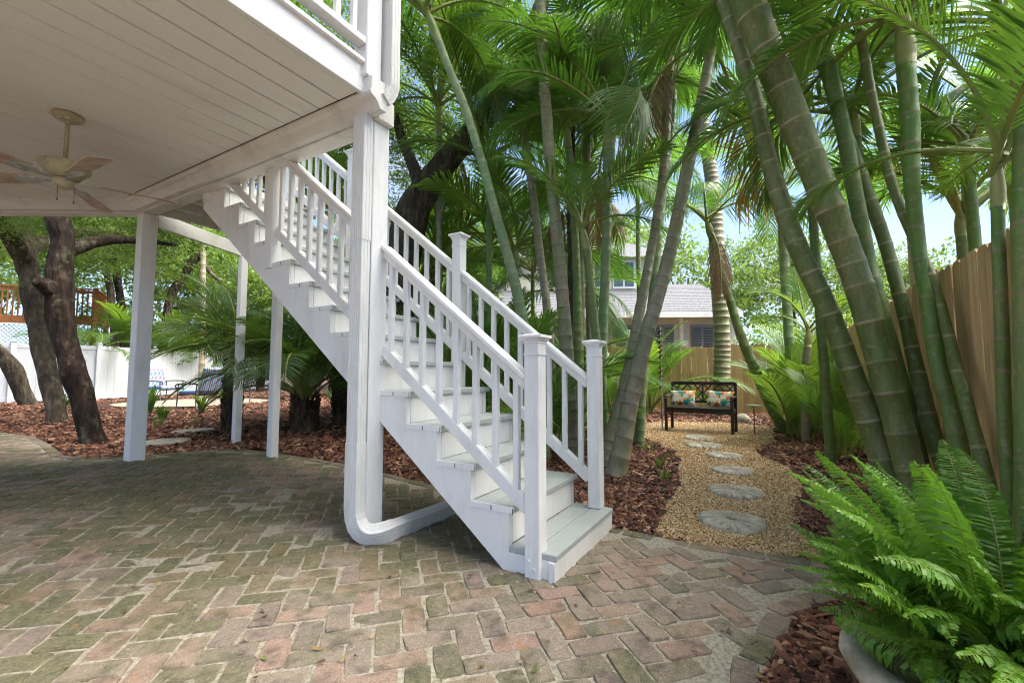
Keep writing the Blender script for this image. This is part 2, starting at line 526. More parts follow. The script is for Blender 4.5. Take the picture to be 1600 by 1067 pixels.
MT['deck_wood'] = woodmat('red_stained_deck_wood', (0.26, 0.09, 0.035), (0.42, 0.16, 0.065), (0.54, 0.23, 0.10))
MT['bench_wood'] = simple('dark_bench_paint', (0.022, 0.015, 0.012), (0.055, 0.038, 0.030), 18, 0.45, 0.2, 0.004)
MT['dark_metal'] = simple('dark_bronze_metal', (0.018, 0.014, 0.013), (0.045, 0.036, 0.032), 25, 0.4, 0.1, 0.003, spec=0.6)
MT['rust_metal'] = simple('rusted_dark_metal', (0.03, 0.018, 0.014), (0.17, 0.07, 0.04), 22, 0.8, 0.3, 0.004)
MT['fan_metal'] = simple('aged_cream_enamel', (0.16, 0.135, 0.065), (0.40, 0.35, 0.21), 16, 0.45, 0.15, 0.003, lo=0.25, hi=0.5)
MT['fan_chrome'] = simple('tarnished_plated_metal', (0.22, 0.22, 0.20), (0.52, 0.52, 0.49), 25, 0.35, 0.2, 0.003)
MT['fan_blade'] = simple('bleached_wood_blade', (0.34, 0.235, 0.17), (0.56, 0.42, 0.33), 4, 0.65, 0.15, 0.003, (3, 3, 3))
MT['flaking'] = simple('flaking_paint_rust', (0.09, 0.06, 0.04), (0.68, 0.66, 0.60), 60, 0.7, 0.4, 0.004, lo=0.46, hi=0.54)
MT['wall_cream'] = simple('cream_render', (0.62, 0.55, 0.44), (0.70, 0.63, 0.52), 4, 0.85, 0.1, 0.004)
MT['wall_tan'] = simple('tan_render', (0.42, 0.38, 0.32), (0.50, 0.45, 0.38), 4, 0.85, 0.1, 0.004)
MT['roof'] = simple('grey_asphalt_shingle', (0.07, 0.072, 0.08), (0.19, 0.19, 0.20), 14, 0.9, 0.3, 0.01)
MT['shutter'] = simple('grey_shutter', (0.16, 0.16, 0.165), (0.22, 0.22, 0.225), 8, 0.6, 0.1, 0.003)
g = NT('window_glass'); MT['glass'] = g.done(g.bsdf((0.06, 0.08, 0.10), 0.06, spec=0.8))
g = NT('green_glass_top'); MT['glass_top'] = g.done(g.bsdf((0.32, 0.47, 0.38), 0.15, spec=0.7))
g = NT('black_gap'); MT['black'] = g.done(g.bsdf((0.015, 0.013, 0.012), 0.8))

def stripes():
    m = NT('striped_cushion_fabric')
    co = m.n('TexCoord').outputs['Object']
    sx = m.n('SeparateXYZ'); m.l(co, sx.inputs[0])
    f = m.math('FRACT', m.math('MULTIPLY', sx.outputs[0], 5.2))
    W, B, N_, Rd, T = (0.50, 0.55, 0.62), (0.06, 0.14, 0.38), (0.03, 0.05, 0.13), (0.42, 0.08, 0.07), (0.10, 0.34, 0.40)
    c = m.ramp(f, [(0, W), (0.14, B), (0.34, W), (0.42, Rd), (0.52, N_), (0.64, W), (0.74, T), (0.90, (0.22, 0.15, 0.42))], 'CONSTANT')
    return m.done(m.bsdf(c, 0.85))
MT['stripes'] = stripes()

def floral():
    m = NT('tropical_floral_print')
    co = m.coord('Object')
    v1 = m.n('TexVoronoi', Scale=9); m.l(co, v1.inputs['Vector'])
    sp = m.n('SeparateColor'); m.l(v1.outputs['Color'], sp.inputs[0])
    c = m.ramp(sp.outputs[0], [(0, (0.80, 0.76, 0.66)), (0.22, (0.02, 0.30, 0.30)), (0.38, (0.75, 0.10, 0.04)), (0.52, (0.80, 0.74, 0.62)), (0.64, (0.03, 0.18, 0.42)), (0.76, (0.85, 0.38, 0.05)), (0.88, (0.10, 0.32, 0.08))], 'CONSTANT')
    pet = m.ramp(v1.outputs['Distance'], [(0.60, 0.0), (0.70, 1.0)])
    c = m.mix(pet, c, (0.82, 0.77, 0.66))
    v2 = m.n('TexVoronoi', Scale=26); m.l(co, v2.inputs['Vector'])
    s2 = m.n('SeparateColor'); m.l(v2.outputs['Color'], s2.inputs[0])
    c = m.mix(m.ramp(s2.outputs[1], [(0.74, 0.0), (0.76, 1.0)]), c, (0.85, 0.42, 0.10))
    return m.done(m.bsdf(c, 0.85))
MT['floral'] = floral()

MT['litter'] = island('dry_leaf', [(0, (0.10, 0.06, 0.03)), (0.4, (0.22, 0.13, 0.06)), (0.7, (0.38, 0.27, 0.10)), (0.85, (0.12, 0.17, 0.04)), (1, (0.45, 0.38, 0.12))], 0.7, 30)

# ================================================================== GROUND
from mathutils.geometry import delaunay_2d_cdt
gx = np.concatenate([[-700, -200, -60, -20], np.arange(-8, 30, 2.0), [34, 45, 60, 100, 250, 700]])
gy = np.concatenate([[-700, -200, -60, -20, -8, -4, -2, 0, 1], np.arange(1.6, 6.2, 0.4), [7, 9, 12, 16, 20, 26, 34, 50, 90, 250, 700]])
GX, GY = np.meshgrid(gx, gy, indexing='ij')
V = np.stack([GX.ravel(), GY.ravel(), gz_np(GY.ravel()) - 0.03], 1)
nx, ny = len(gx), len(gy)
ii, jj = np.meshgrid(np.arange(nx - 1), np.arange(ny - 1), indexing='ij')
a = (ii * ny + jj).ravel()
put('ground', np_mesh('ground', V, np.stack([a, a + ny, a + ny + 1, a + 1], 1)), MT['soil'], kind='structure')

PATIO = [(3.16, -.30), (2.90, -.36), (2.62, -.18), (2.43, -.05), (2.10, .02), (1.88, .07), (1.50, .06), (1.0, -.15), (.3, -.7), (-1, -1.6), (-3.5, -1.6), (-3.5, 13),
         (1.6, 13), (2.05, 10.6), (2.18, 9.2), (2.05, 8.0), (1.87, 6.9), (1.92, 6.45), (2.15, 6.12), (2.50, 5.95), (2.89, 5.84), (3.08, 5.5), (3.19, 5.10), (3.29, 4.37), (3.33, 3.81),
         (3.34, 3.3), (3.31, 2.82), (3.22, 2.0), (3.14, 1.3), (3.10, .9), (3.09, .5), (3.12, .1)]
PATH = [(3.13, .72), (3.10, .45), (3.13, .05), (3.19, -.28), (3.50, -.25), (3.72, -.13), (4.38, -.14), (5.2, -.22), (6.08, -.12), (6.8, .18), (7.35, .25), (7.8, .12), (8.18, .01), (9.4, -.02), (10.5, .1),
        (10.7, 1.0), (10.3, 2.2), (9.2, 2.45), (8.4, 2.35), (7.75, 2.09), (7.2, 1.65), (6.72, 1.31), (6.0, 1.05), (5.25, .94), (4.6, .80), (4.03, .80), (3.5, .76)]

def sheet(name, poly, res, zoff, mat, **k):
    xs, ys = [p[0] for p in poly], [p[1] for p in poly]
    X, Y = np.meshgrid(np.arange(min(xs), max(xs), res), np.arange(min(ys), max(ys), res))
    ins = inpoly(X.ravel(), Y.ravel(), poly)
    pts = [Vector(p) for p in poly] + [Vector((x, y)) for x, y in zip(X.ravel()[ins], Y.ravel()[ins])]
    n = len(poly)
    r = delaunay_2d_cdt(pts, [(i, (i + 1) % n) for i in range(n)], [], 1, 1e-5)
    me = bpy.data.meshes.new(name)
    me.from_pydata([(p.x, p.y, gz(p.x, p.y) + zoff) for p in r[0]], [], [tuple(f) for f in r[2]])
    me.update()
    return put(name, me, mat, **k)

patio = sheet('brick_patio', PATIO, 0.5, 0.0026, MT['sand'], kind='structure')
path = sheet('gravel_path', PATH, 0.5, -0.018, MT['path_bed'], kind='structure')

# bricks: herringbone at 45 degrees to the house
BL, BW, MOD = 0.200, 0.0955, 0.106
def brick_variant(seed):
    r = random.Random(seed)
    h, v = BL / 2 * r.uniform(0.96, 1.03), BW / 2 * r.uniform(0.95, 1.05)
    c = lambda: r.uniform(0.004, 0.016)
    j = lambda: r.uniform(-0.006, 0.004)
    out = [(-h + c(), -v + j()), (r.uniform(-.03, .03), -v + j()), (h - c(), -v + j()), (h + j(), -v + c()), (h + j(), v - c()), (h - c(), v + j()), (r.uniform(-.03, .03), v + j()), (-h + c(), v + j()), (-h + j(), v - c()), (-h + j(), -v + c())]
    n = len(out)
    tz = [r.uniform(-0.003, 0.003) for _ in out]
    vs = [(x, y, -0.03) for x, y in out] + [(x, y, -0.0042) for x, y in out]
    vs += [(x * 0.965, y * 0.935, tz[i]) for i, (x, y) in enumerate(out)]
    fs = [(i, (i + 1) % n, n + (i + 1) % n, n + i) for i in range(n)] + [(n + i, n + (i + 1) % n, 2 * n + (i + 1) % n, 2 * n + i) for i in range(n)]
    fs.append(tuple(range(2 * n, 3 * n)))
    mb = MB(); mb.add(vs, fs)
    me = mb.mesh('brick'); me.materials.append(MT['brick'])
    return me
BV = [brick_variant(100 + i) for i in range(16)]

poly_np = np.array(PATIO)
def edge_dist(x, y):
    best = 9
    for i in range(len(PATIO)):
        ax, ay = PATIO[i]; bx, by = PATIO[(i + 1) % len(PATIO)]
        dx, dy = bx - ax, by - ay
        t = max(0, min(1, ((x - ax) * dx + (y - ay) * dy) / (dx * dx + dy * dy)))
        best = min(best, math.hypot(x - ax - t * dx, y - ay - t * dy))
    return best
cand = []
c45 = math.sqrt(.5)
for i in range(-60, 130):
    for j in range(-110, 110):
        k = (i - j) % 4
        if k == 0:
            u, v, ang = i + 1.0, j + 0.5, 0
        elif k == 2:
            u, v, ang = i + 0.5, j + 0.0, 90
        else:
            continue
        x, y = (u * c45 + v * c45) * MOD, (u * c45 - v * c45) * MOD
        d, l = view_dl(x, y)
        if d < 0.6 or abs(l) > 1.4 * d + 0.5 or d > 8.5:
            continue
        cand.append((x, y, ang))
cx = np.array([c[0] for c in cand]); cyy = np.array([c[1] for c in cand])
ins = inpoly(cx, cyy, PATIO)
bricks = []
for (x, y, ang), ok in zip(cand, ins):
    if not ok or edge_dist(x, y) < 0.150:
        continue
    bricks.append((x + random.gauss(0, .004), y + random.gauss(0, .004), R(-45 + ang) + random.gauss(0, .03)))
# border course of stretchers along the garden edge
edge = PATIO[12:] + PATIO[:8]
acc = 0.0
for i in range(len(edge) - 1):
    a_, b_ = Vector(edge[i]), Vector(edge[i + 1])
    L = (b_ - a_).length; d = (b_ - a_) / L
    nrm = Vector((-d.y, d.x))
    t = acc
    while t < L:
        for off in (-0.05,):
            p = a_ + d * t + nrm * off
            bricks.append((p.x, p.y, math.atan2(d.y, d.x) + random.gauss(0, .03)))
        t += 0.212
    acc = t - L
def brick_M(x, y, a):
    s = gz(x, y + .1) - gz(x, y - .1)
    z = gz(x, y) + 0.0085 + random.gauss(0, .0022) + 0.0038 * noise.noise((x * 1.3, y * 1.3, 0))
    return Matrix.Translation((x, y, z)) @ Matrix.Rotation(math.atan2(s, .2) + random.gauss(0, .012), 4, 'X') @ Matrix.Rotation(random.gauss(0, .012), 4, 'Y') @ Matrix.Rotation(a + (math.pi if random.random() < .5 else 0), 4, 'Z')
def seen_area(b):
    d, l = view_dl(b[0], b[1])
    if d < .95 or abs(l) > 1.13 * d or 1.08 / d * 699 > 485:
        return 0
    if 2.1 < b[0] < 3.15 and b[1] > 1.0:
        return 0                              # under the stairs
    return 1.0 / d ** 3
bricks.sort(key=seen_area, reverse=True)
for b in bricks[:300]:
    put('brick', random.choice(BV), None, patio, brick_M(*b))
vv, ff = [], []
for b in bricks[300:]:
    me = random.choice(BV); M = brick_M(*b); o = len(vv)
    vv.extend([tuple(M @ q.co) for q in me.vertices]); ff.extend([tuple(o + i for i in p.vertices) for p in me.polygons])
me = bpy.data.meshes.new('brick_paving'); me.from_pydata(vv, [], ff); me.update()
put('brick_paving', me, MT['brick'], patio, kind='stuff')

# bark mulch: chips over all the beds
def sample_view(n, d0, d1, l0, l1, p=1.0):
    u = rng.random(n)
    d = (d0 ** (1 - p) + u * (d1 ** (1 - p) - d0 ** (1 - p))) ** (1 / (1 - p)) if p != 1 else d0 * (d1 / d0) ** u
    l = d * (l0 + (l1 - l0) * rng.random(n))
    return d * CH + l * SH, d * SH - l * CH, d
x, y, d = sample_view(165000, 1.25, 21, -1.25, 1.25)
dep_ok = (y > -1.02) & (x < 13.2) & (x > 1.0)
ok = dep_ok & ~inpoly(x, y, PATIO) & ~inpoly(x, y, PATH)
ok &= ~((x > 4.9) & (y > 13.3) & (x < 9.5) & (y < 18))          # paved circle with the chairs
x, y, d = x[ok], y[ok], d[ok]
hb = np.array([[-.5, -.5, -.5], [.5, -.35, -.5], [.45, .5, -.4], [-.4, .45, -.5], [-.42, -.4, .5], [.35, -.3, .4], [.4, .35, .5], [-.3, .4, .35]])
hf = np.array([[0, 1, 2, 3], [4, 5, 6, 7], [0, 1, 5, 4], [1, 2, 6, 5], [2, 3, 7, 6], [3, 0, 4, 7]])
n = len(x)
big = 0.8 + 0.08 * d
ls = np.clip(rng.lognormal(-3.35, .5, n), .011, .10)
S = np.stack([ls * big, np.clip(ls * rng.uniform(.22, .6, n), .008, .045) * big, rng.uniform(.004, .015, n) * big], 1)
hum = 0.020 * np.sin(x * 2.1 + 1.3 * np.sin(y * 1.7)) + 0.015 * np.sin(y * 3.3 + x)
P = np.stack([x, y, gz_np(y) - 0.012 + rng.uniform(0, .028, n) + np.clip(hum, -.01, .03)], 1)
put('bark_mulch', scatter_mesh('bark_mulch', hb, hf, P, S, rng.uniform(0, 6.28, n), rng.normal(0, .28, (n, 2)), .09), MT['mulch'],
    kind='stuff', label='reddish brown bark mulch covering the planting beds', cat='mulch')

# fallen leaves on the paving and path
x, y, d = sample_view(420, 1.2, 9, -1.2, 1.0)
n = len(x)
lv = np.array([[-.5, 0, .02], [-.15, -.2, 0], [.2, -.17, .05], [.5, 0, .1], [.2, .17, .04], [-.15, .2, .02]])
lf = np.array([[0, 1, 5, 5], [1, 2, 4, 5], [2, 3, 4, 4]])
lf = np.array([[0, 1, 5], [1, 2, 4], [1, 4, 5], [2, 3, 4]])
S = np.repeat(rng.uniform(.018, .05, n)[:, None], 3, 1); S[:, 1] *= .8
P = np.stack([x, y, gz_np(y) + .016 + rng.uniform(0, .008, n)], 1)
put('leaf_litter', scatter_mesh('leaf_litter', lv, lf, P, S, rng.uniform(0, 6.28, n), rng.normal(0, .2, (n, 2)), .04), MT['litter'],
    kind='stuff', label='small fallen leaves scattered over bricks and gravel', cat='leaf litter')

# pea gravel
x, y, d = sample_view(150000, 2.6, 11, -0.1, 0.95, 1.35)
ok = inpoly(x, y, PATH)
x, y, d = x[ok], y[ok], d[ok]
n = len(x)
ov = np.array([[.5, 0, 0], [0, .5, 0], [-.5, 0, 0], [0, -.5, 0], [0, 0, .5], [0, 0, -.5]], float)
of = np.array([[0, 1, 4], [1, 2, 4], [2, 3, 4], [3, 0, 4], [1, 0, 5], [2, 1, 5], [3, 2, 5], [0, 3, 5]])
big = 0.85 + 0.06 * d
S = np.stack([rng.uniform(.012, .030, n) * big, rng.uniform(.010, .022, n) * big, rng.uniform(.010, .018, n) * big], 1)
P = np.stack([x, y, gz_np(y) - 0.014 + rng.uniform(0, .012, n)], 1)
put('pea_gravel', scatter_mesh('pea_gravel', ov, of, P, S, rng.uniform(0, 6.28, n), rng.normal(0, .5, (n, 2)), .10), MT['gravel'],
    kind='stuff', label='loose tan pea gravel filling the curved path', cat='gravel')

# stepping stones
def scallop(rx, ry, seed):
    mb = MB(); r = random.Random(seed)
    nA, nR = 120, 9
    vs = [(0, 0, .030)]
    ph = r.uniform(0, 6)
    for i in range(1, nR + 1):
        t = i / nR
        for k in range(nA):
            a = 2 * math.pi * k / nA
            sc_ = abs(math.sin(a * 7 + ph))
            rim = 1 + .11 * (sc_ - .5) * t ** 3 + .03 * math.sin(a * 3 + ph * 2)
            z = .030 - .018 * t ** 5 + .009 * math.sin(a * 26 + .6 * math.sin(t * 5)) * min(1, t * 1.6) + .010 * (sc_ - .5) * t - .008 * (1 - t) ** 2
            vs.append((math.cos(a) * rx * t * rim, math.sin(a) * ry * t * rim, z))
    for k in range(nA):
        a = 2 * math.pi * k / nA
        q = vs[1 + (nR - 1) * nA + k]
        vs.append((q[0] * 1.01, q[1] * 1.01, -.03))
    fs = [(0, 1 + k, 1 + (k + 1) % nA) for k in range(nA)]
    for i in range(nR):
        o1, o2 = 1 + i * nA, 1 + (i + 1) * nA
        fs += [(o1 + k, o1 + (k + 1) % nA, o2 + (k + 1) % nA, o2 + k) for k in range(nA)]
    mb.add(vs, fs)
    return mb.mesh('stepping_stone', True)
words_ = ['nearest the brick patio', 'second from the patio', 'third from the patio', 'fourth from the patio', 'fifth from the patio, pale and sunlit', 'closest to the bench']
for i, (x, y, rx, ry) in enumerate([(3.65, .29, .225, .215), (4.56, .325, .215, .215), (5.49, .41, .21, .205), (6.42, .58, .21, .20), (7.15, .92, .23, .21), (7.93, 1.09, .22, .21)]):
    put('stepping_stone', scallop(rx, ry, i), MT['concrete'], None, Matrix.Translation((x, y, .002)) @ Matrix.Rotation(i * 1.3, 4, 'Z'),
        label='scalloped round stepping stone in the gravel path, ' + words_[i], cat='stepping stone', group='stepping stones in the gravel path')
for i, (x, y, rr, lb) in enumerate([(2.9, 7.0, .30, 'pale flat stepping stone in mulch right of the front column'), (3.62, 7.85, .30, 'pale flat stepping stone in mulch farther behind the front column')]):
    mb = MB(); rr_ = random.Random(i)
    mb.lathe([(0, .03), (.7, .03), (.95, .024), (1.0, .01), (1.0, -.03)], n=28)
    mb.v = [(p[0] * rr * (1 + .05 * math.sin(5 * p[1])), p[1] * rr * .8, p[2]) for p in mb.v]
    put('stepping_stone', mb.mesh('stepping_stone', True), MT['concrete'], None, Matrix.Translation((x, y, .15)), label=lb, cat='stepping stone', group='flat stones in the mulch bed')
sheet('paved_circle', [(7.2 + 2.0 * math.cos(t * .3142), 15.6 + 2.1 * math.sin(t * .3142)) for t in range(20)], 0.8, -0.005, MT['sand'], kind='structure')

# ================================================================== DECK ABOVE
CZ = 2.885
deck = thing('raised_deck', (2.12, 2.33, 0), 'raised white house deck with boarded ceiling on tall white posts', 'deck')
FAR0, FARD = Vector((1.94, 5.84)), Vector((-.52, .854))       # corner where the gutter turns
yb = 2.262
i = 0
while yb < 9.2:
    xe = 1.903 if yb + .186 < 5.80 else 1.94 - (yb + .0 - 5.84) * .615 - .03
    mb = MB(); mb.box(((xe - 4.5) / 2, yb + .093, CZ + .008), (xe + 4.5, .180, .016), None, .0045)
    ob('ceiling_board', mb, MT['cream_board'], deck)
    yb += .190
    i += 1
slab = [(-4.6, 2.262), (2.05, 2.262), (2.05, 5.80), (2.05 - .52 * 4.3, 5.80 + .854 * 4.3), (-4.6, 9.4)]
mb = MB(); mb.prism(slab, Matrix.Translation((0, 0, CZ + .018)), .016); mb.prism(slab, Matrix.Translation((0, 0, 3.02)), .05)
ob('deck_floor', mb, MT['black'], deck)
mb = MB(); mb.box((-1.32, 2.243, CZ + .10), (6.50, .034, .215), None, .004); mb.box((-1.32, 2.222, 3.075), (6.52, .05, .03), None, .004)
ob('fascia', mb, MT['white'], deck)
mb = MB(); mb.box((2.12, 4.03, 2.855), (.14, 3.62, .16), None, .004)
ob('beam', mb, MT['white_dirty'], deck)
mb = MB(); mb.box((1.99, 2.235, 2.935), (.13, .16, .10), None, .004)
ob('beam_end', mb, MT['white_dirty'], deck)
# K-style gutter profile in (outwards, z): outwards is -X
prof = [(0, 2.888), (0, 2.79), (.052, 2.787), (.062, 2.80), (.075, 2.822), (.098, 2.842), (.128, 2.852), (.137, 2.872), (.137, 2.888), (.128, 2.888), (.12, 2.862), (.06, 2.835), (.045, 2.797), (.01, 2.797), (.01, 2.888)]
def gutter(p0, p1, out, name):
    mb = MB(); n = len(prof)
    p0, p1, out = Vector(p0), Vector(p1), Vector(out)
    vs = [(p.x + out.x * o, p.y + out.y * o, z) for p in (p0, p1) for o, z in prof]
    mb.add(vs, [(i, (i + 1) % n, n + (i + 1) % n, n + i) for i in range(n)])
    cap = prof[:9]
    for p in (p0, p1):
        mb.add([(p.x + out.x * o, p.y + out.y * o, z) for o, z in cap], [tuple(range(9))])
    return ob(name, mb, MT['aluminium_white'], deck)
gutter((2.047, 2.149), (2.047, 5.80), (-1, 0), 'gutter')
fd = FARD
f0 = Vector((2.047, 5.80))
gutter((f0.x, f0.y), (f0.x + fd.x * 4.5, f0.y + fd.y * 4.5), (-fd.y, fd.x), 'gutter')
mb = MB(); q0 = f0 + Vector((.06, .05)); q1 = q0 + fd * 4.5
mb.bar((q0.x, q0.y, 2.855), (q1.x, q1.y, 2.855), .12, .16, .004)
ob('beam', mb, MT['white_dirty'], deck)
def post(c, w_, z0, z1, mat='white', name='post'):
    mb = MB(); mb.box((c[0], c[1], (z0 + z1) / 2), (w_, w_, z1 - z0), None, .006)
    return ob(name, mb, MT[mat], deck)
post((2.123, 2.335), .14, 0.0, 2.774, name='corner_post')
post((2.125, 5.80), .14, .12, 2.774)
post((3.04, 4.86), .088, .10, 2.68, name='stair_post')
post((3.38, 6.22), .088, .12, 2.68, name='stair_post')
post((1.965, 2.245), .125, 2.986, 4.6, name='upper_post')
# railing above the fascia
mb = MB(); mb.bar((1.90, 2.23, 3.205), (-3, 2.23, 3.205), .085, .045, .004); ob('bottom_rail', mb, MT['white'], deck)
for k in range(26):
    mb = MB(); mb.box((1.83 - k * .125, 2.23, 3.60), (.034, .034, .74), None, .003); ob('baluster', mb, MT['white'], deck)
mb = MB(); mb.bar((1.90, 2.23, 3.98), (-3, 2.23, 3.98), .09, .045, .004); ob('top_rail', mb, MT['white'], deck)
mb = MB(); mb.box((-1.2, 3.9, 4.2), (5.2, .1, 2.2)); ob('house_wall', mb, MT['wall_cream'], deck)
mb = MB(); mb.box((1.1, 3.84, 3.9), (.8, .02, 1.6)); ob('window', mb, MT['glass'], deck)
# landing at the stair head
mb = MB(); mb.box((2.62, 5.15, 2.96), (1.15, 1.10, .03), None, .003); ob('landing_floor', mb, MT['tread'], deck)
for a_, b_ in (((2.20, 5.70, 2.86), (3.2, 5.70, 2.86)), ((2.20, 5.35, 2.86), (3.2, 5.35, 2.86)), ((2.20, 5.0, 2.86), (3.2, 5.0, 2.86)), ((3.18, 4.62, 2.86), (3.18, 5.72, 2.86)), ((2.2, 4.64, 2.86), (3.16, 4.64, 2.86))):
    mb = MB(); mb.bar(a_, b_, .04, .16, .003); ob('joist', mb, MT['white_dirty'], deck)
mb = MB(); mb.bar((2.2, 5.78, 2.74), (3.45, 6.28, 2.74), .04, .16, .003); ob('header', mb, MT['white_dirty'], deck)

# downspouts ---------------------------------------------------------------
def sweep_rect(mb, path, w_, h_, ribs=True, xdir=None):
    """ribbed rectangular pipe along a path; path items (pos, side vector)"""
    sec = []
    nr = 5
    def side(a, b, k):
        out = []
        for q in range(k):
            t0, t1 = q / k, (q + .72) / k
            out.append((a + (b - a) * t0, 0)); out.append((a + (b - a) * t1, 0)); out.append((a + (b - a) * ((q + .86) / k), 1))
        return out
    rib = .0035 if ribs else 0
    for s_, dpt in side(-w_ / 2, w_ / 2, nr): sec.append((s_, -h_ / 2 + dpt * rib))
    for s_, dpt in side(-h_ / 2, h_ / 2, 3): sec.append((w_ / 2 - dpt * rib, s_))
    for s_, dpt in side(w_ / 2, -w_ / 2, nr): sec.append((s_, h_ / 2 - dpt * rib))
    for s_, dpt in side(h_ / 2, -h_ / 2, 3): sec.append((-w_ / 2 + dpt * rib, s_))
    n = len(sec)
    pts = [Vector(p[0]) for p in path]
    vs = []
    for i, it_ in enumerate(path):
        p, sd_ = it_[0], it_[1]
        t = (pts[min(i + 1, len(pts) - 1)] - pts[max(i - 1, 0)]).normalized()
        u = Vector(sd_); u = (u - t * u.dot(t)).normalized(); b = t.cross(u)
        k = 1.0 + (.035 if (ribs and 'e' in str(path[i][2:]) and i % 2) else 0)
        vs.extend([Vector(p) + u * (s_ * k) + b * (q * k) for s_, q in sec])
    fs = []
    for i in range(len(path) - 1):
        fs += [(i * n + k, i * n + (k + 1) % n, (i + 1) * n + (k + 1) % n, (i + 1) * n + k) for k in range(n)]
    fs += [tuple(range(n)), tuple((len(path) - 1) * n + k for k in range(n))]
    mb.add(vs, fs)
dsp = thing('downspout', (2.0, 2.3, 0), 'ribbed white downspout on the corner post curving under the stairs', 'downspout')
mb = MB(); dx, dy = 2.005, 2.318
sweep_rect(mb, [((dx, dy, 2.79), (0, 1, 0)), ((dx, dy, 1.94), (0, 1, 0))], .105, .078); ob('pipe', mb, MT['aluminium_white'], dsp)
mb = MB(); sweep_rect(mb, [((dx, dy, 1.945), (0, 1, 0)), ((dx, dy, .62), (0, 1, 0))], .098, .072); ob('pipe', mb, MT['aluminium_white'], dsp)
mb = MB(); sweep_rect(mb, [((dx, dy, .63), (0, 1, 0)), ((dx, dy, .245), (0, 1, 0))], .107, .079); ob('pipe', mb, MT['aluminium_white'], dsp)
cor = []
A0, A1, A2, A3 = Vector((dx, dy, .26)), Vector((dx, dy, .02)), Vector((1.99, 2.155, .075)), Vector((2.16, 2.135, .075))
for k in range(19):
    t = k / 18
    p = A0 * (1 - t) ** 3 + A1 * 3 * t * (1 - t) ** 2 + A2 * 3 * t * t * (1 - t) + A3 * t ** 3
    s_ = Vector((0, 1, 0)).lerp(Vector((0, .35, -1)), t ** 1.3)
    cor.append((p, s_, 'e'))
mb = MB(); sweep_rect(mb, cor, .104, .078); ob('elbow', mb, MT['aluminium_white'], dsp)
mb = MB(); sweep_rect(mb, [((2.15, 2.1355, .075), (0, .35, -1)), ((3.0, 2.10, .065), (0, .35, -1))], .100, .075); ob('outlet_pipe', mb, MT['aluminium_white'], dsp)
ds2 = thing('downspout', (2.1, 2.15, 2.9), 'short ribbed downspout beside the upper deck post ending above the gutter', 'downspout')
mb = MB(); sweep_rect(mb, [((2.09, 2.17, 4.6), (0, 1, 0)), ((2.09, 2.17, 3.20), (0, 1, 0))], .105, .078); ob('pipe', mb, MT['aluminium_white'], ds2)
mb = MB(); sweep_rect(mb, [((2.09, 2.17, 3.21), (0, 1, 0)), ((2.09, 2.17, 2.99), (0, 1, 0)), ((2.083, 2.175, 2.955), (0, 1, 0)), ((2.06, 2.18, 2.90), (0, 1, 0)), ((2.04, 2.185, 2.875), (0, 1, 0))], .108, .081); ob('elbow', mb, MT['aluminium_white'], ds2)

# ceiling fan ---------------------------------------------------------------
fx, fy = 1.06, 4.24
fan = thing('ceiling_fan', (fx, fy, CZ), 'old cream ceiling fan with five blades and rust spots under the deck', 'ceiling fan')
mb = MB(); mb.lathe([(0, 0), (.085, 0), (.085, -.012), (.078, -.03), (.05, -.045), (.03, -.05), (0, -.05)], (fx, fy, CZ), 28); ob('canopy', mb, MT['fan_metal'], fan, True)
for k in range(3):
    a = R(200 + k * 55); mb = MB(); mb.box((fx + .058 * math.cos(a), fy + .058 * math.sin(a), CZ - .042), (.035, .02, .006), Matrix.Rotation(a + 1.57, 4, 'Z') @ Matrix.Rotation(.5, 4, 'X')); ob('canopy_slot', mb, MT['flaking'], fan)
mb = MB(); mb.tube([(fx, fy, CZ - .04), (fx, fy, 2.56)], .0135, 14); ob('downrod', mb, MT['fan_metal'], fan, True)
mb = MB(); mb.lathe([(.016, .03), (.03, .025), (.06, .012), (.105, .006), (.135, -.008), (.142, -.03), (.138, -.045), (.10, -.085), (.085, -.105), (0, -.105)], (fx, fy, 2.535), 36); ob('motor_housing', mb, MT['fan_metal'], fan, True)
mb = MB(); mb.lathe([(0, 0), (.055, 0), (.058, -.03), (.05, -.055), (.03, -.07), (0, -.072)], (fx, fy, 2.425), 28); ob('switch_housing', mb, MT['fan_metal'], fan, True)
for k in range(5):
    a = R(-18 + 72 * k)
    Mb = Matrix.Translation((fx, fy, 2.415)) @ Matrix.Rotation(a, 4, 'Z') @ Matrix.Rotation(R(13), 4, 'X')
    mb = MB()
    outl = [(.20, -.052), (.40, -.062), (.60, -.070), (.645, -.060), (.655, 0), (.645, .060), (.60, .070), (.40, .062), (.20, .052)]
    mb.prism(outl, Mb, .007)
    bl = ob('blade', mb, MT['fan_blade'], fan)
    mb = MB()
    mb.prism([(.07, -.014), (.15, -.02), (.20, -.045), (.29, -.03), (.30, 0), (.29, .03), (.20, .045), (.15, .02), (.07, .014)], Mb @ Matrix.Translation((0, 0, -.006)), .005)
    ob('blade_iron', mb, MT['fan_chrome'], bl)
for k in (-.035, .05):
    mb = MB(); mb.tube([(fx + k, fy - .03, 2.37), (fx + k, fy - .03, 2.27)], .0018, 5); mb.tube([(fx + k, fy - .03, 2.27), (fx + k, fy - .03, 2.258)], .005, 6); ob('pull_chain', mb, MT['dark_metal'], fan)

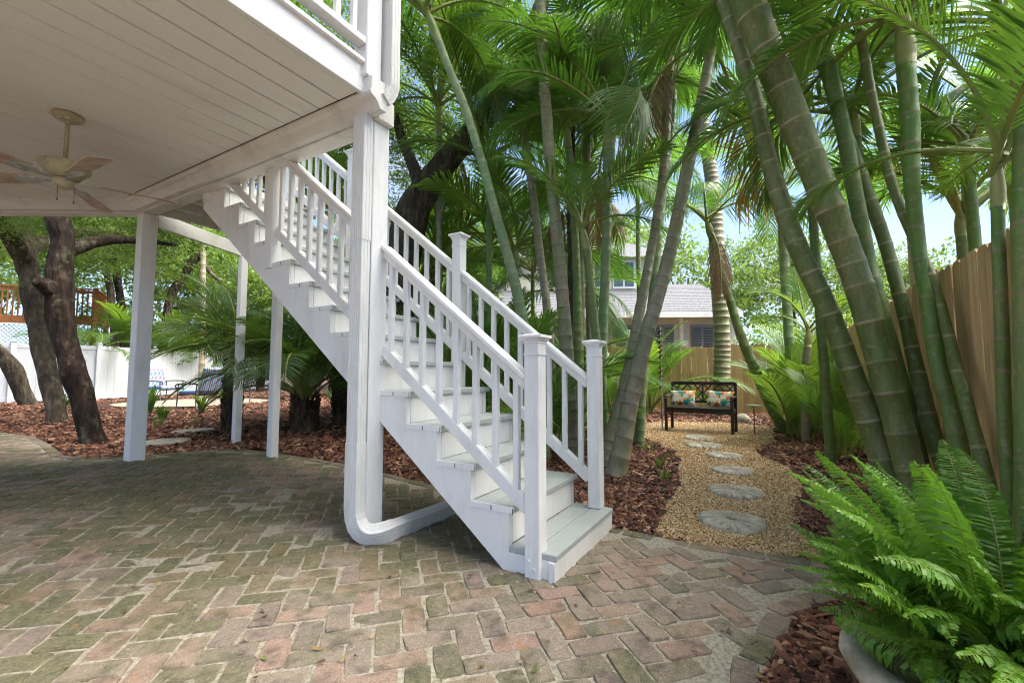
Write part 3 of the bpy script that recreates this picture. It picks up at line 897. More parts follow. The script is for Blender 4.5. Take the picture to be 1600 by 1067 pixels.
# ================================================================== STAIRS
XL, XR = 2.155, 3.075
RUN, RISE, Y1, Z1 = .254, .204, 1.272, .14
st = thing('staircase', (2.6, 1.0, 0), 'white wooden staircase with grey treads and railings climbing to the deck', 'staircase')
NS = 14
def stringer(x0, th):
    pts = [(1.03, 0.0), (1.03, Z1 - .035)]
    for k in range(NS):
        pts.append((Y1 + RUN * k, Z1 + RISE * k - .035))
        pts.append((Y1 + RUN * k, Z1 + RISE * (k + 1) - .035))
    pts.append((Y1 + RUN * (NS - 1) + .12, Z1 + RISE * NS - .035))
    pts.append((Y1 + RUN * (NS - 1) + .12, Z1 + RISE * NS - .35))
    pts.append((1.30, 0.0))
    mb = MB()
    n = len(pts)
    vs = [(x0, y, z) for y, z in pts] + [(x0 + th, y, z) for y, z in pts]
    mb.add(vs, [(i, (i + 1) % n, n + (i + 1) % n, n + i) for i in range(n)])
    # side faces as strips: lower edge line to the sawtooth
    for o in (0, n):
        fs = []
        m_ = n - 1                                     # lower front corner
        low = [(1.30, 0.0)]
        mb2 = []
        r = delaunay_2d_cdt([Vector(p) for p in pts], [(i, (i + 1) % n) for i in range(n)], [], 1, 1e-6)
        xx = x0 if o == 0 else x0 + th
        mb.add([(xx, p.x, p.y) for p in r[0]], [tuple(f) for f in r[2]])
    return mb
ob('stringer', stringer(XL, .04), MT['white'], st)
ob('stringer', stringer(XR - .04, .04), MT['white'], st)
mb = MB(); mb.box((XL + .46, 1.011, .052), (XR - XL + .03 - .006, .036, .104), None, .002); ob('riser', mb, MT['white'], st)
mb = MB(); mb.box((XL + .018, 1.05, .052), (.034, .05, .104), None, .002); ob('skirt', mb, MT['white'], st)
for k in range(NS):
    z = Z1 + RISE * k
    y0 = (.985 if k == 0 else Y1 + RUN * (k - 1) - .028)
    y1 = Y1 + RUN * k
    half = (y1 - y0) / 2
    for q in range(2):
        x0 = XL + (.007 if k else .002)
        mb = MB(); mb.box(((x0 + XR + .02) / 2, y0 + half * (q + .5), z - .017), (XR + .02 - x0, half - .006, .034), None, .004)
        ob('tread_board', mb, MT['tread'], st)
    if k:
        mb = MB(); mb.box((XL + .001, (y0 + y1) / 2, z - .0165), (.010, y1 - y0 + .004, .036), None, .002); ob('tread_end', mb, MT['white'], st)
        mb = MB(); mb.box((XL - .0045, y0 + .002, z - .020), (.003, .004, .030)); ob('seam', mb, MT['dark_gap'], st)
        mb = MB(); mb.box((XL - .0045, (y0 + y1) / 2, z - .018), (.003, .005, .026)); ob('seam', mb, MT['dark_gap'], st)
    mb = MB(); mb.box(((XL + XR) / 2, y1 + .011, z + RISE / 2 - .018), (XR - XL - .09, .020, RISE - .036))
    ob('riser', mb, MT['white'], st)
def railz(y): return 1.055 + .803 * (y - 1.15)
def newel(x, y, z0, z1, w_=.089):
    mb = MB(); mb.box((x, y, (z0 + z1) / 2), (w_, w_, z1 - z0), None, .004)
    o = ob('newel_post', mb, MT['white'], st)
    mb = MB()
    c2 = MB(); c2.box((x, y, z1 - .0715), (w_ + .010, w_ + .010, .008), None, .002); ob('collar', c2, MT['white'], o)
    for s_, za, zb in ((w_ + .012, z1 - .012, z1 + .004), (w_ + .030, z1 + .004, z1 + .016), (w_ + .05, z1 + .016, z1 + .034)):
        mb.box((x, y, (za + zb) / 2), (s_, s_, zb - za), None, .003)
    h = (w_ + .044) / 2
    mb.add([(x - h, y - h, z1 + .033), (x + h, y - h, z1 + .033), (x + h, y + h, z1 + .033), (x - h, y + h, z1 + .033), (x, y, z1 + .048)], [(0, 1, 4), (1, 2, 4), (2, 3, 4), (3, 0, 4)])
    ob('newel_cap', mb, MT['white'], o)
    return o
LX, RX = XL + .018, 3.055
nL = newel(LX, 1.117, .004, 1.245)
for dz, dy_ in ((.075, -.018), (.035, .012)):
    mb = MB(); mb.tube([(LX - .045, 1.117 - dy_, dz + .02), (LX - .052, 1.117 - dy_, dz + .02)], .009, 10); ob('bolt', mb, MT['white_dirty'], nL)
newel(RX, 1.095, .142, 1.265)
newel(RX, 2.30, .82, 2.225)
newel(RX, 3.66, 1.91, 3.31)
newel(LX, 3.57, 1.93, 3.24)
newel(RX, 4.72, 2.76, 4.15)
newel(LX, 4.62, 2.70, 4.07)
def rail_run(x, y0, y1, n):
    T0, T1 = railz(y0), railz(y1)
    mb = MB(); mb.bar((x, y0, T0 - .019), (x, y1, T1 - .019), .088, .030, .005); mb.bar((x, y0, T0 - .058), (x, y1, T1 - .058), .040, .058, .004); mb.bar((x, y0, T0 - .040), (x, y1, T1 - .040), .062, .012, .002)
    ob('top_rail', mb, MT['white'], st)
    mb = MB(); mb.bar((x, y0, T0 - .715), (x, y1, T1 - .715), .038, .072, .004); mb.bar((x + .025, y0, T0 - .678), (x + .025, y1, T1 - .678), .012, .016)
    ob('bottom_rail', mb, MT['white'], st)
    for k in range(n):
        y = y0 + (y1 - y0) * (k + .5) / n
        z = railz(y)
        mb = MB(); mb.box((x, y, z - .385), (.034, .034, .64), None, .003)
        ob('baluster', mb, MT['white'], st)
rail_run(LX, 1.162, 2.264, 8)
rail_run(LX, 2.406, 3.525, 9)
rail_run(LX, 3.615, 4.575, 8)
rail_run(RX, 1.14, 2.256, 9)
rail_run(RX, 2.345, 3.615, 10)
rail_run(RX, 3.705, 4.675, 8)

# ================================================================== FENCES
def picket(seed, h):
    r = random.Random(seed); w_ = .138
    c = .025
    poly = [(-w_ / 2, 0), (w_ / 2, 0), (w_ / 2, h - c), (w_ / 2 - c, h), (-w_ / 2 + c, h), (-w_ / 2, h - c)]
    mb = MB(); mb.prism(poly, Matrix.Rotation(math.pi / 2, 4, 'X'), .018)
    me = mb.mesh('picket'); me.materials.append(MT['fence_wood'])
    return me
PK = [picket(i, 1.80 + .012 * (i % 5)) for i in range(6)]
def wood_fence(p0, p1, label, side):
    p0, p1 = Vector(p0), Vector(p1)
    d = p1 - p0; L = d.length; d.normalize()
    ang = math.atan2(d.y, d.x)
    f = thing('wooden_fence', (p0.x, p0.y, -.03), label, 'fence')
    n = int(L / .143)
    for k in range(n):
        p = p0 + d * (k + .5) * .143
        Mk = Matrix.Translation((p.x, p.y, gz(p.x, p.y) - .02 + random.uniform(-.012, .012))) @ Matrix.Rotation(ang + random.gauss(0, .02), 4, 'Z') @ Matrix.Rotation(random.gauss(0, .004), 4, 'Y')
        put('picket', random.choice(PK), None, f, Mk)
    nn = Vector((-d.y, d.x)) * side
    for z in (.35, 1.0, 1.6):
        mb = MB(); a, b = p0 + nn * .04, p1 + nn * .04
        mb.bar((a.x, a.y, z), (b.x, b.y, z), .04, .085); ob('fence_rail', mb, MT['fence_wood'], f)
    return f
wood_fence((13.35, -1.0), (14.2, 7.5), 'tan wooden picket fence behind the bench', -1)
wood_fence((1.6, -1.06), (13.3, -1.06), 'tall wooden picket fence behind the thick green palm trunks', -1)

vf = thing('vinyl_fence', (4.0, 20.2, .12), 'white vinyl panel fence at the back of the mulched yard', 'fence')
def vinyl(p0, p1, n):
    p0, p1 = Vector(p0), Vector(p1)
    for k in range(n):
        a, b = p0.lerp(p1, k / n), p0.lerp(p1, (k + 1) / n)
        mb = MB(); mb.box((a.x, a.y, 1.05), (.13, .13, 1.88), None, .008); po = ob('fence_post', mb, MT['vinyl'], vf)
        mb = MB(); mb.box((a.x, a.y, 2.005), (.155, .155, .02)); mb.add([(a.x + sx * .07, a.y + sy * .07, 2.015) for sx, sy in ((-1, -1), (1, -1), (1, 1), (-1, 1))] + [(a.x, a.y, 2.06)], [(0, 1, 4), (1, 2, 4), (2, 3, 4), (3, 0, 4)]); ob('post_cap', mb, MT['vinyl'], po)
        d = (b - a).normalized()
        mb = MB(); mb.bar((a.x, a.y, 1.87), (b.x, b.y, 1.87), .05, .13, .006); ob('fence_rail', mb, MT['vinyl'], vf)
        mb = MB(); mb.bar((a.x, a.y, .25), (b.x, b.y, .25), .05, .15, .006); ob('fence_rail', mb, MT['vinyl'], vf)
        m_ = 8; Lp = (b - a).length
        for q in range(m_):
            c0, c1 = a + d * (.07 + (Lp - .14) * q / m_ + .003), a + d * (.07 + (Lp - .14) * (q + 1) / m_ - .003)
            mb = MB(); mb.bar((c0.x, c0.y, 1.06), (c1.x, c1.y, 1.06), .022, 1.52, .004); ob('fence_panel', mb, MT['vinyl'], vf)
vinyl((0.5, 21.2), (5.95, 19.3), 3)
vinyl((5.95, 19.3), (16.2, 25.6), 5)

# ================================================================== PALMS AND TREES
TR = {
'A':[(4.00,-0.82,0.15,0.097),(4.03,-0.76,0.57,0.100),(4.02,-0.66,1.18,0.102),(4.01,-0.54,1.78,0.106),(3.97,-0.37,2.42,0.112),(3.90,-0.15,3.20,0.124),(3.78,0.07,3.97,0.134),(3.69,0.22,4.62,0.134)],
'B':[(4.14,-0.75,-0.04,0.096),(4.15,-0.68,0.36,0.095),(4.14,-0.55,0.90,0.088),(4.11,-0.40,1.47,0.083),(4.05,-0.19,2.08,0.080),(4.07,-0.04,2.73,0.071),(4.11,0.08,3.50,0.066),(4.12,0.27,4.33,0.064),(4.09,0.42,5.10,0.064)],
'C':[(4.36,-0.93,0.17,0.058),(4.39,-0.89,0.57,0.057),(4.41,-0.82,1.09,0.053),(4.41,-0.73,1.59,0.055),(4.45,-0.69,1.90,0.054),(4.41,-0.62,2.52,0.053),(4.37,-0.56,3.06,0.055),(4.34,-0.50,3.43,0.059),(4.28,-0.40,3.93,0.080)],
'D':[(4.16,-1.00,0.39,0.053),(4.26,-0.96,0.64,0.055),(4.41,-0.92,1.19,0.047),(4.50,-0.88,1.64,0.047),(4.58,-0.82,2.12,0.047),(4.58,-0.72,2.57,0.048),(4.63,-0.60,3.17,0.048),(4.67,-0.48,3.87,0.051),(4.61,-0.37,4.41,0.052),(4.61,-0.27,5.02,0.054)],
'E':[(3.76,-1.00,0.28,0.049),(3.80,-0.97,0.69,0.047),(3.83,-0.91,1.15,0.045),(3.87,-0.89,1.57,0.043),(3.92,-0.88,1.81,0.043),(3.91,-0.86,2.30,0.045),(3.92,-0.87,2.75,0.052),(3.92,-0.87,3.20,0.054),(3.92,-0.88,3.48,0.047)],
'G':[(3.40,-0.98,0.47,0.035),(3.56,-0.96,0.87,0.033),(3.80,-0.96,1.33,0.031),(3.89,-0.92,1.72,0.028),(3.97,-0.87,1.96,0.028),(4.04,-0.78,2.41,0.031),(4.13,-0.73,2.98,0.031),(4.21,-0.68,3.66,0.033),(4.18,-0.63,4.19,0.032)],
'F':[(2.83,-0.88,0.20,0.063),(2.85,-0.92,0.69,0.059),(2.90,-0.96,1.32,0.058),(2.96,-1.02,2.08,0.057),(3.07,-1.11,2.92,0.056),(3.09,-1.14,3.33,0.055)],
'H':[(9.32,-0.11,0.11,0.096),(9.20,0.09,0.59,0.091),(8.99,0.45,1.67,0.081),(8.97,0.68,2.62,0.070),(8.96,0.90,3.60,0.062)],
'I':[(8.45,-0.41,-0.00,0.064),(8.47,-0.44,0.90,0.059),(8.50,-0.50,1.50,0.051)],
'J':[(9.18,-0.28,0.11,0.085),(9.29,-0.27,1.78,0.082),(9.40,-0.25,3.19,0.083),(9.40,-0.25,4.02,0.078)],
'a':[(5.49,2.29,0.09,0.100),(5.48,2.32,0.92,0.096),(5.46,2.35,1.51,0.092),(5.43,2.40,2.37,0.084),(5.38,2.49,3.51,0.080),(5.33,2.57,4.86,0.076),(5.30,2.62,6.25,0.076),(5.28,2.65,7.40,0.072)],
'b':[(5.03,2.48,0.14,0.087),(4.95,2.63,1.25,0.079),(4.87,2.77,2.14,0.070),(4.81,3.07,3.25,0.063),(4.75,3.38,4.34,0.059),(4.61,3.61,5.06,0.054),(4.50,3.79,5.61,0.057)],
'c':[(5.97,2.07,0.22,0.083),(5.99,2.03,1.53,0.069),(6.02,1.97,2.71,0.065),(6.04,1.94,3.63,0.074),(6.06,1.91,4.34,0.087)],
'd':[(5.62,1.88,0.19,0.069),(5.56,1.97,1.51,0.057),(5.62,2.07,2.37,0.050),(5.60,2.11,2.72,0.054)],
'e':[(4.75,1.48,-0.03,0.139),(4.85,1.41,0.40,0.113),(4.95,1.33,0.88,0.106),(5.09,1.20,1.52,0.096),(5.32,0.99,2.42,0.090),(5.55,0.79,3.54,0.085),(5.75,0.66,4.31,0.079),(5.93,0.55,5.05,0.076)],
'f':[(5.15,1.69,0.11,0.116),(5.29,1.64,0.48,0.102),(5.47,1.54,1.01,0.089),(5.67,1.40,1.98,0.072),(5.95,1.31,2.78,0.066),(6.13,1.20,3.69,0.068),(6.27,1.15,4.65,0.077),(6.29,1.11,5.20,0.065)],
'h':[(6.67,3.06,-0.04,0.083),(6.70,3.20,1.94,0.074),(6.73,3.35,3.05,0.069),(6.64,3.50,4.50,0.069),(6.53,3.70,5.88,0.069),(6.45,3.82,6.94,0.064)],
'k':[(6.48,2.58,0.02,0.088),(6.48,2.58,1.68,0.073),(6.47,2.60,2.89,0.063),(6.44,2.65,4.13,0.063),(6.42,2.69,4.65,0.059)],
'l':[(6.65,1.70,0.35,0.072),(6.69,1.62,1.28,0.068),(6.77,1.48,2.43,0.063),(6.83,1.38,3.50,0.067),(6.92,1.22,4.80,0.062),(6.95,1.18,5.41,0.066)],
'S':[(12.29,1.15,0.11,0.196),(12.33,1.07,1.75,0.196),(12.31,1.11,3.70,0.189),(12.39,1.17,5.73,0.176),(12.40,1.35,7.51,0.163),(12.35,1.43,8.39,0.164)],
'oak1':[(2.41,7.80,0.12,0.188),(2.38,7.85,0.32,0.157),(2.28,8.02,0.91,0.161),(2.16,8.23,1.59,0.172),(2.11,8.32,2.20,0.181),(2.13,8.39,2.75,0.153),(2.09,8.54,3.26,0.168),(2.01,8.89,4.09,0.178),(1.87,9.33,5.10,0.175)],
'oak2':[(3.07,11.63,0.12,0.200),(3.02,11.73,0.48,0.166),(2.93,12.08,1.32,0.192),(2.81,12.48,2.45,0.192),(2.73,12.82,3.37,0.209),(2.63,13.18,4.19,0.232),(2.48,13.64,5.44,0.249)],
'oak3':[(4.08,17.86,0.19,0.213),(3.94,17.91,0.55,0.196),(3.73,17.87,1.16,0.210),(3.43,17.98,1.67,0.167),(3.06,18.23,2.09,0.143)],
'oak4':[(5.92,6.13,0.39,0.448),(6.01,5.98,2.27,0.348),(6.05,5.71,3.80,0.318),(6.09,5.44,4.31,0.269),(6.24,4.98,4.92,0.218),(6.39,4.52,5.41,0.196),(6.62,4.12,6.01,0.187),(6.83,3.77,6.80,0.163),(7.04,3.42,7.92,0.135)],
'oak4b':[(6.04,5.52,4.25,0.167),(6.06,5.50,4.55,0.133),(6.05,5.70,5.02,0.105),(6.04,5.93,5.51,0.087),(5.99,6.21,6.39,0.066)],
'mid1':[(7.12,21.59,2.05,0.127),(6.95,21.88,4.27,0.116),(6.76,22.20,5.51,0.106),(6.59,22.50,7.02,0.105)],
'mid2':[(7.49,21.94,1.58,0.123),(7.41,22.09,3.60,0.131),(7.20,22.45,5.39,0.119),(7.04,22.72,6.29,0.118),(6.90,22.97,7.72,0.110)],
'mid3':[(9.00,22.33,2.99,0.137),(9.10,22.16,4.37,0.162),(9.38,21.68,5.34,0.157),(9.61,21.29,6.10,0.175),(9.61,21.29,6.66,0.165),(9.46,21.55,7.73,0.129)],
'mid3b':[(9.57,21.35,6.38,0.087),(9.29,21.83,6.04,0.066),(8.97,22.38,5.98,0.058),(8.60,23.01,5.81,0.044)],
'mid3c':[(9.60,21.30,6.46,0.110),(9.86,20.86,5.48,0.093),(10.15,20.36,4.93,0.064)],
'pp':[(8.01,17.08,1.97,0.100),(7.97,17.14,3.99,0.091),(7.94,17.19,5.58,0.091),(7.92,17.22,6.39,0.082)],
}

for k_, f_ in (('A', .87), ('B', .87), ('e', .84), ('f', .88), ('F', .85), ('oak1', .80), ('oak2', .84), ('oak3', .9)):
    TR[k_] = [(x, y, z, r_ * f_) for x, y, z, r_ in TR[k_]]
TR['F'] = [(x + .03, y - .05, z, r_) for x, y, z, r_ in TR['F']]
for k_, pt in TR.items():                       # every stem is rooted in the ground
    (x0, y0, z0, r0), (x1, y1, z1, r1) = pt[0], pt[1]
    zg = gz(x0, y0) - .06
    if k_ not in ('oak4b', 'mid3b', 'mid3c') and z0 > zg + .03:
        t_ = min(1.2, (z0 - zg) / max(z1 - z0, .05))
        pt.insert(0, (x0 - (x1 - x0) * t_ * .8, y0 - (y1 - y0) * t_ * .8, zg, r0 * 1.08))

def frond_mesh(seed, e0, e1, n=52, width=.27, lw=.0098, vee=.55, droop=.30, sweep=52, mat='frond', pet=.16, ragged=0.0):
    """unit-length feather frond: stalk along +X, rising at e0 and ending at angle e1 (degrees)"""
    r = random.Random(seed)
    N = 26
    pts, tan = [], []
    x = z = 0.0
    for i in range(N + 1):
        t = i / N
        a = R(e0 + (e1 - e0) * t ** 1.25)
        pts.append(Vector((x, .02 * math.sin(t * 3 + seed), z))); tan.append(Vector((math.cos(a), 0, math.sin(a))))
        x += math.cos(a) / N; z += math.sin(a) / N
    mb = MB(); mb.tube(pts, [.012 * (1 - .85 * i / N) + .001 for i in range(N + 1)], 5)
    nstalk = len(mb.f)
    for k in range(n):
        t = pet + (1 - pet) * (k + .5) / n
        fi = t * N; i = min(int(fi), N - 1); p = pts[i].lerp(pts[i + 1], fi - i); T = tan[i]
        up = Vector((-T.z, 0, T.x))
        s = (t - pet) / (1 - pet)
        ll = width * (math.sin(math.pi * (.16 + .80 * s)) ** .75) * (.9 + .2 * r.random())
        for sd in (-1, 1):
            if ragged and r.random() < ragged:
                continue
            sw = R(sweep - 26 * s + r.uniform(-6, 6))
            side = Vector((0, sd, 0))
            D = T * math.cos(sw) + (side * math.cos(R(30) * vee) + up * math.sin(R(30) * vee)) * math.sin(sw)
            D.normalize()
            W = D.cross(up); W = W.normalized() if W.length > .01 else T
            w_ = lw * (.7 + .5 * math.sin(math.pi * s)) * .5
            q0 = p
            dr = droop * r.uniform(.6, 1.4)
            q1 = p + D * ll * .35 + Vector((0, 0, -dr * ll * .06))
            q2 = p + D * ll * .70 + Vector((0, 0, -dr * ll * .28))
            q3 = p + D * ll * .97 + Vector((0, 0, -dr * ll * .62))
            ww = W * w_
            mb.add([q0 - ww * .5, q0 + ww * .5, q1 + ww, q1 - ww, q2 + ww * .8, q2 - ww * .8, q3], [(0, 1, 2, 3), (3, 2, 4, 5), (5, 4, 6)])
    me = mb.mesh('frond')
    me.materials.append(MT['rachis']); me.materials.append(MT[mat])
    mi = np.ones(len(me.polygons), np.int32); mi[:nstalk] = 0
    me.polygons.foreach_set('material_index', mi)
    return me
FR = {}
FR['areca'] = [frond_mesh(1, 62, -10), frond_mesh(2, 48, -38), frond_mesh(3, 70, 15, vee=.9), frond_mesh(4, 35, -55, droop=.6), frond_mesh(5, 55, -25, ragged=.12), frond_mesh(6, 25, -60, droop=.8)]
FR['near'] = [frond_mesh(11, 50, -20, n=40, width=.32, lw=.0135), frond_mesh(12, 30, -45, n=40, width=.32, lw=.0135, droop=.5), frond_mesh(13, 65, 5, n=40, width=.30, lw=.0135, vee=.9)]
FR['bright'] = [frond_mesh(21, 72, 20, mat='frond_bright', vee=.9), frond_mesh(22, 60, -10, mat='frond_bright'), frond_mesh(23, 45, -30, mat='frond_bright')]
FR['date'] = [frond_mesh(31, 60, -45, n=52, width=.22, lw=.0085, mat='frond_dark', sweep=58, vee=.4, pet=.22), frond_mesh(32, 40, -65, n=52, width=.22, lw=.0085, mat='frond_dark', sweep=58, vee=.4, droop=.5, pet=.22), frond_mesh(33, 78, -5, n=52, width=.2, lw=.0085, mat='frond_dark', sweep=58, pet=.22)]
FR['coco'] = [frond_mesh(41, 40, -70, n=56, width=.26, lw=.0095, droop=1.1, vee=.0, sweep=65), frond_mesh(42, 15, -80, n=56, width=.26, lw=.0095, droop=1.2, vee=-.3, sweep=65), frond_mesh(43, 62, -40, n=56, width=.26, lw=.0095, droop=.8, vee=.2, sweep=60)]
FR['dead'] = [frond_mesh(51, -30, -88, n=30, width=.22, lw=.014, mat='frond_dead', droop=1.4, vee=-.4, ragged=.25), frond_mesh(52, -10, -85, n=30, width=.22, lw=.014, mat='frond_dead', droop=1.3, vee=-.4, ragged=.2)]

def fan_leaf(seed, mat):
    r = random.Random(seed); mb = MB()
    mb.tube([(0, 0, 0), (.25, 0, .06), (.5, 0, .05)], [.012, .010, .008], 5); ns = len(mb.f)
    n = 40
    for k in range(n):
        a = R(-150 + 300 * (k + .5) / n); L = .5 * (1 - .25 * abs(a) / 2.6) * r.uniform(.92, 1.05)
        d = Vector((math.cos(a), math.sin(a), .18 * math.cos(a * .5))); d.normalize()
        wv = Vector((-math.sin(a), math.cos(a), 0)) * .020
        o = Vector((.5, 0, .05)); zz = Vector((0, 0, .010 * (1 if k % 2 else -1)))
        q = [o, o + d * L * .55 + wv + zz, o + d * L * .55 - wv - zz, o + d * L * .85 + wv * .35 - Vector((0, 0, .05 * L)), o + d * L * .85 - wv * .35 - Vector((0, 0, .05 * L)), o + d * L - Vector((0, 0, .22 * L * r.random()))]
        mb.add(q, [(0, 1, 2), (1, 3, 4, 2), (3, 5, 4)])
    me = mb.mesh('fan_leaf'); me.materials.append(MT['rachis']); me.materials.append(MT[mat])
    mi = np.ones(len(me.polygons), np.int32); mi[:ns] = 0; me.polygons.foreach_set('material_index', mi)
    return me
FR['fan'] = [fan_leaf(61, 'frond_silver'), fan_leaf(62, 'frond_silver')]
FR['fan_green'] = [fan_leaf(63, 'frond_bright'), fan_leaf(64, 'frond')]

def place_frond(parent, kind, top, az, tilt, L, name='frond', roll=0.0, variant=None):
    ms = FR[kind]; me = ms[variant % len(ms)] if variant is not None else random.choice(ms)
    M = Matrix.Translation(top) @ Matrix.Rotation(az, 4, 'Z') @ Matrix.Rotation(-tilt, 4, 'Y') @ Matrix.Rotation(roll, 4, 'X') @ Matrix.Scale(L, 4)
    return put(name, me, None, parent, M)

def ring_trunk(pts, ring, mat, parent, sides=14, bulge=.035):
    c = catmull(pts, 8)
    P = [Vector(p[:3]) for p in c]; rr = [p[3] for p in c]
    L = [0.0]
    for i in range(1, len(P)): L.append(L[-1] + (P[i] - P[i - 1]).length)
    def at_(s):
        i = min(np.searchsorted(L, s, 'right') - 1, len(P) - 2); i = max(i, 0)
        t = (s - L[i]) / max(L[i + 1] - L[i], 1e-6)
        return P[i].lerp(P[i + 1], t), rr[i] + (rr[i + 1] - rr[i]) * t
    pts2, rad, at = [], [], []
    s = 0.0
    while s < L[-1]:
        step = ring * random.uniform(.6, 1.4)
        for ds, k, a in ((0, 1 + bulge, 1.0), (.012, 1 + bulge * .9, .85), (.018, 1.0, 0.0), (step * .5, .985, 0.0), (step - .008, 1.005, 0.0)):
            if s + ds < L[-1]:
                p, r_ = at_(s + ds); pts2.append(p); rad.append(r_ * k); at.append(a)
        s += step
    pts2.append(P[-1]); rad.append(rr[-1]); at.append(0.0)
    mb = MB(); mb.tube(pts2, rad, sides, True, at)
    # slight wobble so that the outline is not a ruled tube
    mb.v = [(x + .006 * noise.noise((x * 3, y * 3, z * 2)), y + .006 * noise.noise((x * 3 + 9, y * 3, z * 2)), z) for x, y, z in mb.v]
    return ob('trunk', mb, MT[mat], parent, True, 'ring')

def palm(key, label, mat, ring, n, L, kinds, group, crown=True, shaft=.5, az0=None, dead=0, name='palm_tree', tilt=(-.25, .35), flower=None):
    pts = TR[key]
    base = pts[0]
    t = thing(name, (base[0], base[1], base[2]), label, 'palm', group)
    ring_trunk(pts, ring, mat, t, 18 if key in 'ABCDEFG' else 12)
    top = Vector(pts[-1][:3]); d = (top - Vector(pts[-2][:3])).normalized(); r_ = pts[-1][3]
    if shaft:
        mb = MB(); P = [top + d * (shaft * k / 6 - .02) for k in range(7)]
        mb.tube(P, [r_ * q for q in (1.0, 1.10, 1.10, 1.0, .8, .6, .42)], 14); ob('crownshaft', mb, MT['shaft'], t, True)
        top = top + d * shaft * .92
    if crown:
        a0 = random.uniform(0, 6.28) if az0 is None else az0
        for k in range(n):
            az = a0 + 2.4 * k + random.uniform(-.3, .3)
            place_frond(t, kinds[k % len(kinds)], top - d * .02 * k, az, random.uniform(*tilt), L * random.uniform(.8, 1.12), roll=random.gauss(0, .25))
        for k in range(dead):
            place_frond(t, 'dead', top - d * .25, a0 + 1.1 + k * 2.2, random.uniform(-.3, .1), L * .8)
    if flower:
        flowers(t, flower)
    return t, top

def flowers(t, p):
    mb = MB(); p = Vector(p)
    for k in range(80):
        a = random.uniform(0, 6.28); s = random.uniform(.35, .95)
        q = p + Vector((math.cos(a) * .22 * s, math.sin(a) * .22 * s, -.05))
        e = q + Vector((math.cos(a) * .14 * s, math.sin(a) * .14 * s, -s * .8))
        mid = (q + e) / 2 + Vector((math.cos(a) * .05, math.sin(a) * .05, .03))
        mb.tube([p, q, mid, e], [.006, .008, .010, .004], 4)
    return ob('flower_spray', mb, MT['yellow'], t)

GR = 'thick ringed palms beside the right fence'
palm('A', 'thickest green ringed palm trunk leaning left behind the fern', 'trunk_olive', .26, 5, 2.0, ['near'], GR, shaft=.6)
palm('B', 'leaning palm trunk with mottled grey base left of the thickest trunk', 'trunk_olive', .21, 4, 1.9, ['near'], GR, shaft=.5)
palm('C', 'smooth green ringed palm with a yellowish sheath right of the thickest trunk', 'trunk_green', .24, 9, 1.7, ['near', 'bright'], GR, shaft=.5, tilt=(-.6, .35))
palm('D', 'slim dark olive palm trunk behind the smooth green trunk', 'trunk_olive', .22, 4, 1.8, ['near'], GR, shaft=.5)
TR['E'] = TR['E'][:-1]
palm('E', 'bright green ringed palm trunk against the wooden fence with crown in view', 'trunk_green', .26, 11, 1.75, ['near', 'bright', 'near'], GR, shaft=.45, az0=.6, tilt=(-.6, .35))
palm('G', 'thinnest dark palm trunk crossing the wooden fence pickets', 'trunk_olive', .22, 4, 1.6, ['near'], GR, shaft=.4)
palm('F', 'dark green palm trunk at the far right edge', 'trunk_green', .30, 4, 1.7, ['near'], GR, shaft=.4)
GM = 'slim palms beside the gravel path'
palm('H', 'slim green palm leaning left right of the bench', 'trunk_green', .2, 7, 1.9, ['areca', 'coco'], GM, shaft=.4, dead=1)
palm('I', 'short pale palm stem in the low clump by the right fence', 'trunk_grey', .12, 6, 1.3, ['bright'], GM, shaft=.3)
palm('J', 'upright pale green palm trunk in the low clump by the right fence', 'trunk_pale', .18, 9, 2.0, ['areca', 'coco', 'bright'], GM, shaft=.5, flower=(8.62, .19, 4.35))
GC = 'palm clump beside the stairs'
palm('a', 'tall straight grey ringed palm rising just behind the lower stair newel', 'trunk_grey', .17, 9, 2.6, ['areca'], GC, shaft=.6)
palm('b', 'green ringed palm leaning left behind the middle of the stairs', 'trunk_pale', .2, 10, 2.5, ['areca', 'areca', 'coco'], GC, shaft=.5)
palm('c', 'pale green upright palm with its crown in view above the right newel', 'trunk_pale', .22, 10, 2.3, ['areca', 'coco'], GC, shaft=.5, dead=1)
palm('d', 'short thin palm with a yellow tinged stem behind the right newel', 'trunk_green', .14, 7, 1.6, ['areca', 'bright'], GC, shaft=.35)
palm('e', 'thick grey palm trunk leaning right from the mulch beside the path', 'trunk_grey', .17, 11, 2.6, ['areca', 'coco'], GC, shaft=.6, dead=2)
palm('f', 'second leaning palm trunk rising left of the thick grey one', 'trunk_grey', .16, 10, 2.3, ['areca'], GC, shaft=.5, dead=1)
palm('h', 'thin palm far back behind the stairs leaning slightly left', 'trunk_grey', .18, 9, 2.6, ['areca', 'coco'], GC, shaft=.5)
palm('k', 'dim slender palm behind the tall straight grey one', 'trunk_green', .18, 9, 2.2, ['areca'], GC, shaft=.5)
palm('l', 'slender pale palm behind the two leaning trunks', 'trunk_pale', .2, 9, 2.2, ['areca', 'bright'], GC, shaft=.5)
palm('S', 'big grey palm trunk standing behind the bench at the fence', 'trunk_grey', .16, 11, 3.0, ['coco'], None, shaft=1.0, dead=1)
palm('pp', 'pale slender palm beyond the white fence left of the stairs', 'trunk_grey', .3, 12, 2.8, ['bright', 'areca'], None, shaft=.6)

